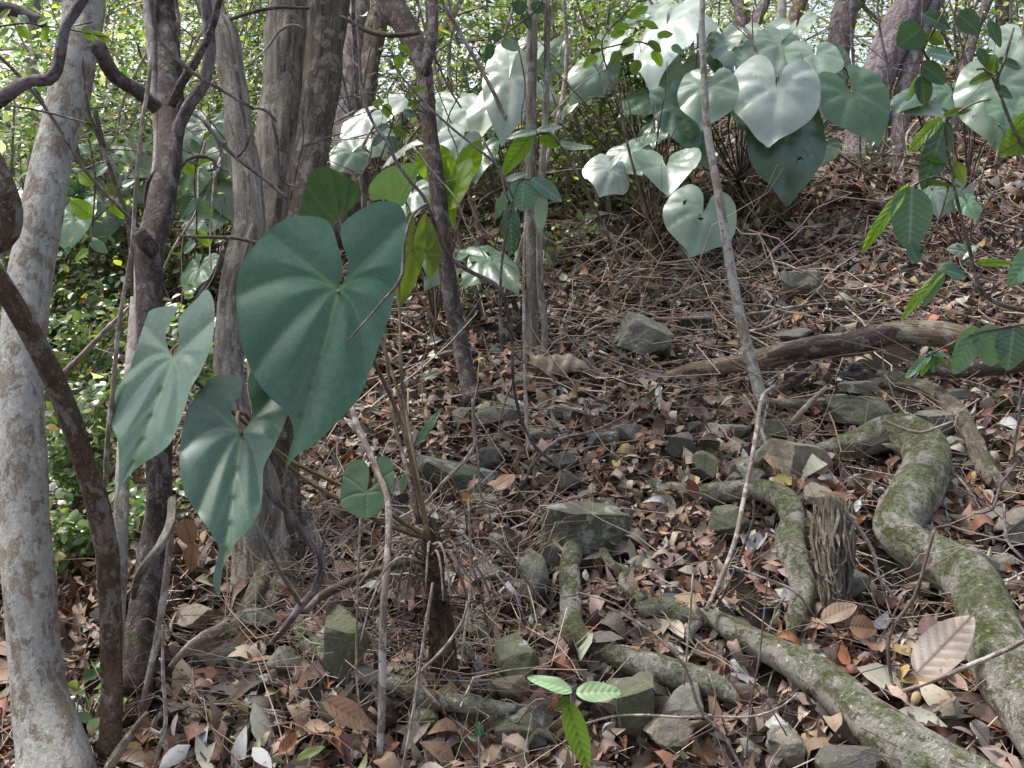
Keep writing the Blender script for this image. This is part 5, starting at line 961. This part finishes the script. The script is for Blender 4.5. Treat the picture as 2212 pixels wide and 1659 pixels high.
# shoots with elliptic leaves ------------------------------------
def shoot(label, stems, d, leaves, name='leafy_shoot', cat='plant', mat='darkstick', base=None, group=None):
    b = P(stems[0][-1][0], stems[0][-1][1], d) if base is None else base
    e = empty(name, b, label, cat, group); m = MB()
    for s in stems: q, rr = px(s, d); tube(m, q, rr, 7, .02, .05)
    m.build('stem', M[mat], e, b, use=('tube',))
    for k, lf in enumerate(leaves):
        j, t_, w_, mt = lf[:4]; kw = dict(lf[4]) if len(lf) > 4 else {}; dj = kw.pop('d', d); dt = kw.pop('dt', dj)
        elliptic(e, b, j, t_, w_, dj, dt, mt, seed=k*13+int(j[0]), **kw)
    return e
shoot('near oval-leaved shoot hanging into the top right corner', [[(2150, 120, 4), (2160, 200, 6), (2190, 280, 7), (2260, 400, 9), (2330, 560, 10)], [(2190, 60, 5), (2170, 130, 6), (2150, 180, 6)], [(2050, 0, 5), (2020, 60, 5), (1990, 110, 5)], [(2110, 150, 5), (2140, 160, 6), (2190, 280, 6)]], 2.3, [
 ((1992, 60), (1940, 100), 70, 'leafoval', dict(face=(.1, -1, .2), droop=.02)),
 ((1994, 30), (2055, 62), 52, 'leafoval', dict(face=(.1, -.8, .5), droop=.05)), ((2068, 30), (2120, 70), 60, 'leafoval', dict(face=(.2, -1, .2))),
 ((2135, 45), (2165, 100), 34, 'leafoval'), ((1998, 75), (2042, 92), 36, 'leafolive', dict(face=(0, -1, .4))), ((2000, 115), (2065, 120), 42, 'leafblue', dict(face=(0, -.8, .6))),
 ((1992, 140), (2045, 178), 50, 'leafoval', dict(face=(.1, -1, .3))), ((1990, 165), (2000, 226), 42, 'leafoval'), ((1985, 165), (1962, 218), 24, 'leafmid', dict(face=(.6, -1, .2))),
 ((2112, 105), (2140, 150), 32, 'leafoval'), ((2140, 155), (2150, 115), 26, 'leafyellow'), ((2155, 130), (2210, 145), 34, 'leafoval'), ((2145, 160), (2095, 178), 26, 'leafolive'), ((2150, 190), (2190, 210), 36, 'leafoval'),
 ((2240, 230), (2175, 290), 26, 'leafyellow'), ((2250, 280), (2160, 330), 62, 'leafolive', dict(face=(0, -1, .3)))])
shoot('near shoot with long drooping leaves and one bluish veined leaf at the right', [[(2040, 255, 5), (2048, 330, 6), (2065, 420, 7), (2090, 520, 8), (2130, 640, 9), (2260, 680, 11)], [(2040, 262, 5), (2100, 225, 4), (2140, 215, 3)], [(1975, 400, 4), (2020, 380, 5), (2062, 400, 5)], [(2050, 400, 4), (2030, 470, 4), (1990, 545, 3)]], 2.35, [
 ((2042, 262), (1998, 408), 62, 'leafdeep', dict(face=(.1, -1, .3), droop=.1)), ((2035, 255), (1963, 322), 30, 'leafyellow', dict(face=(-.1, -.7, .6))), ((2038, 250), (2100, 232), 22, 'leafolive'),
 ((1970, 405), (1966, 538), 92, 'leafblue', dict(face=(0, -1, .35), droop=.05, pin=9, fold=.06)), ((1965, 400), (1855, 530), 30, 'leafyellow', dict(face=(.2, -.5, .9), droop=.25)),
 ((2004, 395), (2080, 398), 18, 'leafolive'), ((1965, 525), (1985, 568), 40, 'leafdeep'), ((2000, 340), (2055, 350), 22, 'leafyellow'),
 ((2045, 580), (1935, 675), 26, 'leafyellow', dict(face=(.1, -.5, .9), droop=.3)), ((2040, 580), (1995, 662), 26, 'leafmid'), ((2035, 580), (2090, 596), 40, 'leafdeep'), ((2110, 570), (2200, 560), 22, 'leafyellow', dict(droop=.2)),
 ((2250, 530), (2180, 615), 56, 'leafmid'), ((2062, 350), (2085, 395), 36, 'leafolive')])
shoot('cluster of broad glossy leaves at the right edge in front of the log', [[(2000, 770, 4), (2050, 745, 5), (2110, 720, 6), (2180, 706, 7), (2280, 690, 8)]], 2.2, [
 ((2112, 706), (2060, 808), 58, 'leafmid', dict(face=(.2, -1, .3), droop=.03)), ((2140, 700), (2142, 792), 78, 'leafmid', dict(face=(0, -1, .4), droop=.05, fold=.03)), ((2190, 702), (2180, 800), 70, 'leafblue', dict(face=(-.1, -1, .3))),
 ((2010, 765), (1956, 815), 22, 'leafmid'), ((2012, 768), (1990, 812), 16, 'leafyellow'), ((2015, 765), (2018, 806), 22, 'leafdeep'), ((2015, 762), (2050, 795), 22, 'leafolive'), ((2005, 762), (2058, 768), 14, 'leafmid')])
shoot('upright shoot with hanging dull green leaves in front of the slim trunk', [[(1148, 388, 3), (1120, 395, 4), (1098, 480, 5), (1085, 560, 6), (1080, 660, 7), (1085, 760, 8)]], 3.2, [
 ((1130, 388), (1128, 456), 66, 'leafblue', dict(face=(0, -1, .3), droop=.05)), ((1148, 386), (1216, 432), 42, 'leafblue', dict(face=(0, -.8, .6))), ((1102, 446), (1106, 550), 42, 'leafdeep', dict(pin=9)),
 ((1090, 420), (1072, 470), 24, 'leafmid'), ((1170, 410), (1166, 505), 30, 'leafpale'), ((1090, 390), (1140, 372), 20, 'leafpale')])
shoot('arching bright green shoot crossing the slim trunk', [[(1150, 296, 4), (1172, 288, 5), (1200, 300, 5), (1250, 380, 6), (1300, 480, 7), (1340, 570, 8)]], 3.5, [
 ((1150, 290), (1080, 370), 44, 'leafyellow', dict(face=(-.3, -1, .3), droop=.2)), ((1160, 285), (1090, 290), 22, 'leafpale', dict(droop=.2)), ((1160, 282), (1215, 270), 20, 'leafpale'), ((1165, 300), (1212, 310), 44, 'leafyellow'), ((1205, 310), (1280, 330), 22, 'leafpale', dict(droop=-.2))])
shoot('small dark oval leaves hanging from a twig at the top centre', [[(1060, 100, 3), (1110, 60, 4), (1150, 30, 5), (1180, -20, 6), (1190, -120, 8)], [(1130, 45, 3), (1140, 60, 3)]], 3.0, [
 ((1125, 0), (1120, 32), 34, 'leafoval'), ((1160, 2), (1165, 30), 32, 'leafoval'), ((1136, 28), (1145, 64), 20, 'leafoval'), ((1078, 62), (1068, 92), 20, 'leafoval'), ((1082, 92), (1124, 104), 38, 'leafmid'), ((1060, 95), (1056, 128), 22, 'leafoval'), ((1090, 70), (1066, 66), 16, 'leafyellow')])
shoot('yellow-green leafy twig hanging over the blown-out white leaves', [[(1380, 0, 4), (1320, 60, 4), (1300, 105, 4), (1335, 220, 5), (1360, 330, 6), (1400, 480, 7)], [(1300, 105, 3), (1380, 90, 4), (1420, 110, 3)]], 3.4, [
 ((1300+a, 30+b), (1300+a+c, 30+b+e_), 26, mt) for a, b, c, e_, mt in [(0, 60, -30, 10, 'leafyellow'), (20, 50, 30, -16, 'leafyellow'), (60, 10, 40, -30, 'leafyellow'), (90, 20, 34, 10, 'leafyellow'), (70, 55, -30, 16, 'leafolive'), (100, 60, 30, 20, 'leafolive'), (110, 80, 20, 32, 'leafyellow'), (40, 80, -20, 30, 'leafolive'), (120, 50, 34, -10, 'leafyellow'), (-10, 90, -30, 24, 'leafyellow'), (80, 100, -14, 30, 'leafolive'), (60, 30, -34, -6, 'leafyellow'), (150, 70, 26, 14, 'leafmid')]])
shoot('dark little-leaved twig in front of the white leaves left of the leaning trunk', [[(820, 225, 3), (850, 250, 4), (830, 320, 4), (800, 400, 5), (780, 470, 5)]], 3.0, [
 ((820+a, 210+b), (820+a+c, 210+b+e_), 22, mt) for a, b, c, e_, mt in [(10, 10, -28, 4, 'leafyellow'), (14, 14, 4, 30, 'leafyellow'), (60, 20, 30, -14, 'leafolive'), (50, 30, 30, 10, 'leafdeep'), (20, 60, -30, 12, 'leafdeep'), (30, 66, 28, 18, 'leafolive'), (10, 80, -26, 24, 'leafdeep'), (24, 84, 10, 34, 'leafdeep'), (40, -110, 26, 14, 'leafyellow'), (44, -90, -4, 26, 'leafyellow'), (64, 0, 34, -26, 'leafolive')]])
shoot('lime seedling with two pale leaves and one long hanging leaf at the bottom centre', [[(1232, 1495, 3), (1234, 1560, 5), (1236, 1620, 5), (1238, 1668, 5)]], 1.66, [
 ((1236, 1494), (1142, 1458), 36, 'leaflime', dict(face=(0, -.6, .9), droop=.1, pin=7)), ((1244, 1498), (1345, 1490), 50, 'leaflime', dict(face=(0, -.6, .9), droop=.12, pin=7)), ((1225, 1518), (1270, 1660), 50, 'leafyellow', dict(face=(.1, -1, .3), droop=.05, dt=1.6)), ((1230, 1505), (1196, 1535), 18, 'leafolive')], mat='stick')
shoot('tiny round green leaf on a stalk near the white-lichened rock', [[(1034, 1590, 3), (1035, 1630, 4), (1036, 1670, 5)]], 1.66, [((1036, 1592), (1034, 1560), 22, 'leafdeep', dict(face=(0, -1, .2))), ((1030, 1600), (1010, 1590), 10, 'leafmid')], mat='stick')
shoot('upright narrow green blade left of the lichen slab', [[(905, 930, 3), (888, 985, 4), (880, 1030, 4)]], 2.45, [((900, 960), (952, 880), 18, 'leafmid', dict(face=(-.3, -1, .2))), ((880, 1020), (865, 1068), 16, 'leafmid'), ((905, 820), (955, 800), 14, 'leafmid')], mat='darkstick')
shoot('small bright green leaf showing low at the right of the seedling', [[(1700, 1560, 3), (1715, 1590, 4), (1720, 1620, 4)]], 1.8, [((1712, 1585), (1700, 1618), 26, 'leafmid'), ((1470, 1620), (1480, 1640), 12, 'leafmid')], mat='stick')

shoot('thin twig of yellow-green leaves at the top left in front of the palest trunk', [[(-20, 60, 4), (60, 50, 4), (130, 60, 3), (200, 48, 3)], [(130, 60, 3), (230, 80, 3)]], 2.0, [
 ((20, 62), (-4, 78), 22, 'leafyellow'), ((40, 56), (62, 84), 20, 'leafyellow'), ((80, 52), (110, 36), 22, 'leafyellow'), ((100, 56), (96, 86), 18, 'leafyellow'), ((140, 60), (190, 50), 20, 'leafyellow', dict(face=(0, -.5, .9))), ((200, 70), (232, 88), 22, 'leafyellow'), ((0, 40), (20, 18), 20, 'leafolive'), ((60, 50), (40, 30), 18, 'leafmid'), ((180, 62), (200, 88), 16, 'leafyellow')], name='leafy_twig')
shoot('sprig of rounded bright green leaves between the palest trunk and the dark knotted trunk', [[(190, 560, 4), (200, 480, 4), (205, 380, 4), (190, 290, 3)], [(200, 480, 4), (240, 440, 3), (262, 400, 3)]], 2.9, [
 ((200, 470), (150, 430), 40, 'leafyellow', dict(face=(-.2, -.9, .4))), ((203, 400), (170, 372), 34, 'leafyellow'), ((204, 380), (236, 350), 26, 'leafmid'), ((240, 440), (268, 470), 26, 'leafyellow'), ((250, 420), (228, 396), 22, 'leafolive'), ((196, 330), (170, 310), 22, 'leafmid'), ((193, 310), (222, 290), 24, 'leafyellow'), ((196, 520), (232, 545), 26, 'leafmid'), ((192, 540), (160, 560), 24, 'leafyellow'), ((262, 402), (290, 388), 20, 'leafmid')], name='leafy_twig')
shoot('sprig of dark green leaves in the gap right of the dark knotted trunk', [[(420, 560, 4), (425, 470, 4), (420, 380, 4), (440, 300, 3)]], 2.9, [
 ((422, 420), (388, 470), 44, 'leafoval'), ((423, 430), (456, 470), 30, 'leafmid'), ((422, 380), (396, 352), 26, 'leafyellow'), ((424, 360), (462, 342), 26, 'leafyellow'), ((430, 330), (412, 300), 22, 'leafmid'), ((425, 500), (455, 530), 26, 'leafyellow'), ((423, 520), (395, 546), 24, 'leafmid'), ((440, 302), (462, 282), 20, 'leafyellow')], name='leafy_twig')
# notable dead leaves --------------------------------------------
def dead(label, j, t_, w_, mat, d=None, cat='dead leaf', **kw):
    d = d or G((j[0]+t_[0])/2, max(j[1], t_[1]))-.02; o_ = elliptic(None, P(j[0], j[1], d), j, t_, w_, d, kw.pop('dt', d), mat, **kw); o_.name = 'dead_leaf'; return tag(o_, label, cat)
dead('big pale grey upturned dead leaf resting against the largest root', (1980, 1455), (2098, 1335), 92, 'deadpale', 1.78, dt=1.84, face=(-.3, -.8, .6), droop=-.05, pin=7, fold=.05)
dead('pinkish crinkled dead leaf lying on the diagonal root', (2098, 1560), (2145, 1612), 50, 'deadpale', 1.62, face=(0, -.6, .9), wave=.055)
dead('tan ribbed dead leaf right of the lichen slab', (1065, 1055), (1112, 1024), 36, 'deadbrown', 2.3, face=(0, -.6, .8), pin=9, fold=.03)
dead('dark large dead leaf at the bottom left of the grey dead stem', (700, 1512), (806, 1570), 60, 'deadbrown', 1.82, face=(0, -.5, .9))
dead('rusty dead leaf hanging behind the vine-wrapped trunk', (398, 1120), (412, 1180), 44, 'deadbrown', 2.25, face=(.2, -1, .2))
dead('second rusty dead leaf hanging lower behind the vine-wrapped trunk', (418, 1175), (408, 1235), 36, 'deadbrown', 2.25, face=(-.2, -1, .2))
dead('long copper dead leaf under the brownish block', (1770, 1062), (1850, 1082), 22, 'deadbrown', 2.2, face=(0, -.4, 1), droop=-.1)
dead('straw-coloured curled dead leaf at the foot of the weathered stump', (1775, 1340), (1850, 1300), 44, 'deadcurl', 1.95, face=(0, -.6, .8), droop=.2)
dead('brown folded dead leaf beside the straw-coloured curled one', (1835, 1352), (1895, 1358), 52, 'deadbrown', 1.93, face=(0, -.8, .5))
dead('slender rust dead leaf on the centre slope', (1395, 960), (1440, 950), 14, 'deadbrown', 2.55, face=(0, -.4, 1))
dead('yellowing dead leaf near the bottom left litter', (640, 1640), (700, 1610), 26, 'leafolive', 1.68, face=(0, -.5, 1))
# big curled dry leaf sheath
m = MB(); d = G(1215, 830)-.03; nu, nv = 40, 22; Vv = []; vm = []
for i_ in range(nu):
    u = i_/(nu-1); c = P(1140+150*u, 790+30*u+8*math.sin(u*7), d-.02); wr = (.055*math.sin(math.pi*min(1, u*1.02+.08))**.5+.006)*(1-.3*u)
    for k in range(nv):
        v = k/(nv-1); a = (-.5+v*1.55)*math.pi*.95+u*1.1; rr_ = wr*(1+.10*math.sin(u*31+v*4)+.08*math.sin(v*17+u*9)); Vv.append(c+np.array([.006*math.sin(v*9+u*4), math.cos(a)*rr_, math.sin(a)*rr_*.8+.015])); vm.append(abs(math.sin(u*26+v*1.5))**8)
a0 = np.array([i_*nv+k for i_ in range(nu-1) for k in range(nv-1)]); m.add(Vv, np.stack([a0, a0+1, a0+nv+1, a0+nv], 1), vein=vm)
tag(m.build('dead_leaf', M['deadcurl'], None, P(1200, 830, d), use=('vein',)), 'huge curled papery dry leaf lying at the foot of the slim trunk', 'dead leaf')

# ------------------------------------------------------------------ ground (with the hollows under roots and rocks)
for fx, fy, r_, dp in [(1640, 1125, .085, .11), (1600, 1110, .06, .08), (1880, 1010, .07, .07), (1900, 1250, .10, .07), (1960, 1290, .10, .05), (1290, 1225, .05, .07), (1350, 1250, .05, .04), (440, 1350, .09, .08), (850, 1400, .07, .08), (900, 1440, .08, .08), (1010, 1400, .08, .07), (300, 1560, .08, .07), (1930, 790, .2, .10), (2080, 820, .2, .12), (1700, 820, .14, .08), (1440, 690, .2, .12), (1550, 560, .3, .15), (2010, 1030, .05, .08), (1530, 1500, .08, .06), (1180, 1340, .06, .05), (1850, 1590, .05, .04)]:
    d_ = G(fx, fy); PITS.append((float(P(fx, fy, d_)[0]), float(P(fx, fy, d_)[1]), r_, dp))
t = np.linspace(-1, 1, 420); gx = .4+np.sinh(t*6.4)/np.sinh(6.4)*220
ty = np.linspace(-1, 1, 420); gy = 2.6+np.sinh(ty*6.4)/np.sinh(6.4)*220
X, Y = np.meshgrid(gx, gy); V = np.stack([X, Y, gh(X, Y)], -1).reshape(-1, 3)
i, j = np.meshgrid(np.arange(419), np.arange(419)); a = (j*420+i).ravel()
mb = MB(); mb.add(V, np.stack([a, a+1, a+421, a+420], 1)); tag(mb.build('ground', M['ground']), 'steep forest hillside of dark soil', 'ground', kind='structure')

def scatter_xy(n, d0, d1, xm=.62, left_cut=True):
    d = d0*(d1/d0)**NR.random(n)           # more per area near
    a = NR.uniform(-xm, xm, n); return a*d, d
def gnormal(x, y):
    e = .02; return nrm(np.stack([-(gh(x+e, y)-gh(x-e, y))/(2*e), -(gh(x, y+e)-gh(x, y-e))/(2*e), np.ones_like(x)], -1))

def free(x, y):
    E = np.array(EXCL); ok = np.ones(len(x), bool)
    for px_, py_, r_, dp_ in PITS: ok &= ((x-px_)**2+(y-py_)**2 > (r_*.85)**2) | (NR.random(len(x)) < .22)
    for cx, cy, r_ in E: ok &= (x-cx)**2+(y-cy)**2 > r_*r_
    return ok
mb = MB()
for (n, d0, d1, s0, s1, hz) in ((21000, 1.2, 2.7, .032, .098, .038), (9000, 1.2, 2.7, .012, .035, .03), (30000, 2.4, 5.0, .026, .082, .042), (24000, 4.6, 10, .045, .12, .06), (8000, 9, 20, .07, .14, .08)):
    x, y = scatter_xy(n, d0, d1)
    x = x+NR.normal(0, .05, n); d_ = d
    k_ = free(x, d_); x, y = x[k_], y[k_]; n = len(x)
    C = np.stack([x, y, gh(x, y)+np.abs(NR.normal(0, hz*.6, n))+.004], -1)
    N = gnormal(x, y)+NR.normal(0, .50, (n, 3)); T = NR.normal(0, 1, (n, 3))
    L = NR.uniform(s0, s1, n)*np.where(NR.random(n) < .35, .6, 1.); W = L*NR.uniform(.30, .52, n)
    pt = 1+.30*np.sin(3.1*x+2*np.sin(1.7*y))*np.sin(2.7*y+1.3*np.sin(2.2*x))+.22*np.sin(7.3*x+4.1*y+2*np.sin(5*x)); L = L*(1+.18*np.sin(2.1*x+4.3*y)); W = L*NR.uniform(.28, .55, n)
    leaf_batch(mb, C, N, T, L, W, np.clip(pick(BROWN, BW, n, .38)*pt[:, None], .01, .47), NR.normal(.2, 1.1, n), NR.normal(.3, .55, n))
# sparse around and behind the camera
n = 9000; x = NR.uniform(-9, 9, n); y = NR.uniform(-6, 9, n); keep = (np.abs(x) > .55*np.maximum(y, 0)) | (y < 1.4); x, y = x[keep], y[keep]; n = len(x)
L = NR.uniform(.05, .12, n)
leaf_batch(mb, np.stack([x, y, gh(x, y)+.015], -1), gnormal(x, y)+NR.normal(0, .3, (n, 3)), NR.normal(0, 1, (n, 3)), L, L*.42, pick(BROWN, BW, n), NR.normal(0, .5, n), NR.normal(.2, .3, n), 4)
tag(mb.build('leaf_litter', M['litter'], use=('col',)), 'thick brown dead leaf litter covering the slope', 'leaf litter', kind='stuff')

TW = [(.36, .26, .20), (.24, .165, .125), (.50, .41, .34), (.12, .08, .06), (.42, .35, .31)]
mb = MB()
for (n, d0, d1, l0, l1, r0, r1, hz) in ((2600, 1.3, 3.0, .05, .34, .0007, .0026, .03), (1700, 2.8, 6.0, .10, .60, .0010, .0035, .06), (700, 5.5, 12, .3, 1.1, .002, .006, .12)):
    x, y = scatter_xy(n, d0, d1)
    D = np.stack([NR.normal(0, 1, n), NR.normal(0, .7, n), NR.normal(0, .22, n)], -1); D[:, 2] += .33*D[:, 1]
    L = NR.uniform(l0, l1, n); D = nrm(D)
    A = np.stack([x, y, gh(x, y)+np.abs(NR.normal(0, hz*.7, n))+.012], -1)
    twig_batch(mb, A, D, L, NR.uniform(r0, r1, n), pick(TW, [4, 4, 3, 2, 2], n, .2))
# tangle of stacked dead twigs on the right above the log
kb = 0
for fx, fy, dx, dy, w_ in [(1480, 640, 210, -40, 9), (1620, 560, 180, 60, 12), (1300, 700, 190, -70, 8), (1760, 520, 230, 30, 11), (1980, 470, 190, -50, 10), (2050, 640, 170, -30, 12), (1560, 720, 230, -50, 8), (1230, 620, 150, 50, 7), (1850, 650, 200, 55, 9), (2120, 560, 150, 40, 10), (1900, 560, 60, -150, 9), (1700, 470, 160, 70, 9), (1180, 740, 160, -40, 7), (1400, 560, 120, 100, 8)]:
    pa = [(fx, fy, w_), (fx+dx*.35, fy+dy*.3+R.gauss(0, 10), w_), (fx+dx*.7, fy+dy*.75+R.gauss(0, 10), w_*.8), (fx+dx, fy+dy, w_*.5)]
    sd_ = [([(fx+dx*.4, fy+dy*.35, w_*.6), (fx+dx*.55, fy+dy*.4-R.uniform(15, 45), w_*.5), (fx+dx*.8, fy+dy*.5-R.uniform(20, 60), w_*.3)],)]
    q_, r_ = on_ground(pa, .09); mm_ = MB(); tube(mm_, q_, r_, 8, .03, .12); q2, r2 = on_ground(sd_[0][0], .10); tube(mm_, q2, r2, 6, .03, .1)
    tag(mm_.build('dead_branch', M[('stick', 'darkstick', 'mauve')[kb % 3]], None, q_[0], use=('tube',)), 'forked dead branch lying in the brush of the upper right slope', 'branch', 'dead branches in the brush of the upper slope'); kb += 1
def heap(n, fx0, fx1, d0, d1, hz, l0, l1, r0, r1, wig, tilt=.3, cw=(3, 3, 4, 2, 3)):
    fx = NR.uniform(fx0, fx1, n); d = NR.uniform(d0, d1, n); x = (fx-1106)/FPX*d
    A = np.stack([x, d, gh(x, d)+np.abs(NR.normal(0, hz, n))+.01], -1); D = nrm(np.stack([NR.normal(0, 1, n), NR.normal(0, .6, n), NR.normal(0, tilt, n)], -1)); D[:, 2] += .33*D[:, 1]
    twig_batch(mb, A, D, NR.uniform(l0, l1, n), r0*(r1/r0)**NR.random(n)**1.5, pick(TW, cw, n, .3), 4, 6, wig)
heap(240, 1330, 2350, 3.3, 5.6, .05, .12, .6, .001, .007, .5)
heap(130, 1100, 2300, 4.6, 7.5, .10, .3, 1.2, .002, .010, .4, .7)
heap(620, 640, 1180, 1.85, 2.6, .06, .08, .32, .0007, .0026, .45, .8, (3, 3, 6, 2, 4))
heap(90, 1150, 1750, 3.2, 4.2, .05, .2, .7, .0012, .004, .3)
heap(200, 1300, 1650, 3.7, 4.7, .10, .2, .6, .001, .003, .45, .8)
heap(200, 1550, 2250, 2.0, 3.0, .03, .1, .35, .0008, .002, .35)
heap(200, 250, 700, 1.9, 2.8, .03, .1, .35, .0008, .002, .35)
tag(mb.build('fallen_twigs', M['twigs'], use=('col',)), 'tangle of thin dead twigs lying on the leaf litter', 'twigs', kind='stuff')

# unseen trees added behind the camera to shade and darken reflections in near leaves
for k, (x, y, s) in enumerate([(-3.2, -2.6, 1), (2.4, -3.2, 1.1), (-.6, -4.6, 1.2)]):
    b = np.array([x, y, float(gh(x, y))]); e = empty('tree', b, ['unseen shading tree left behind the photographer', 'unseen shading tree right behind the photographer', 'unseen shading tree farthest behind the photographer'][k], 'tree', 'unseen shading trees behind the photographer'); m = MB(); H = 4.2*s+1
    tube(m, [b-np.array([0, 0, .1]), b+np.array([.1, .1, H*.5]), b+np.array([.2, .1, H])], [.09, .07, .03], 10, .15, .1); m.build('trunk', M['fiss'], e, b, use=('tube',))
    cp = [b+np.array([R.gauss(0, .9), R.gauss(0, .9), R.uniform(.8, H+.5)]) for _ in range(26)]; m = MB()
    for c in cp: z = b+np.array([.1, .1, max(.4, (c[2]-b[2])*.75)]); tube(m, [z, (z+c)/2+np.array([0, 0, .1]), c], [.02, .014, .004], 5, .2, 0, cap=False)
    m.build('limb', M['fiss'], e, b, use=('tube',)); crown(e, b, cp, 2600, lsz=.11, spread=.35)
print('objects', len(bpy.data.objects), 'verts', sum(len(m_.vertices) for m_ in bpy.data.meshes))
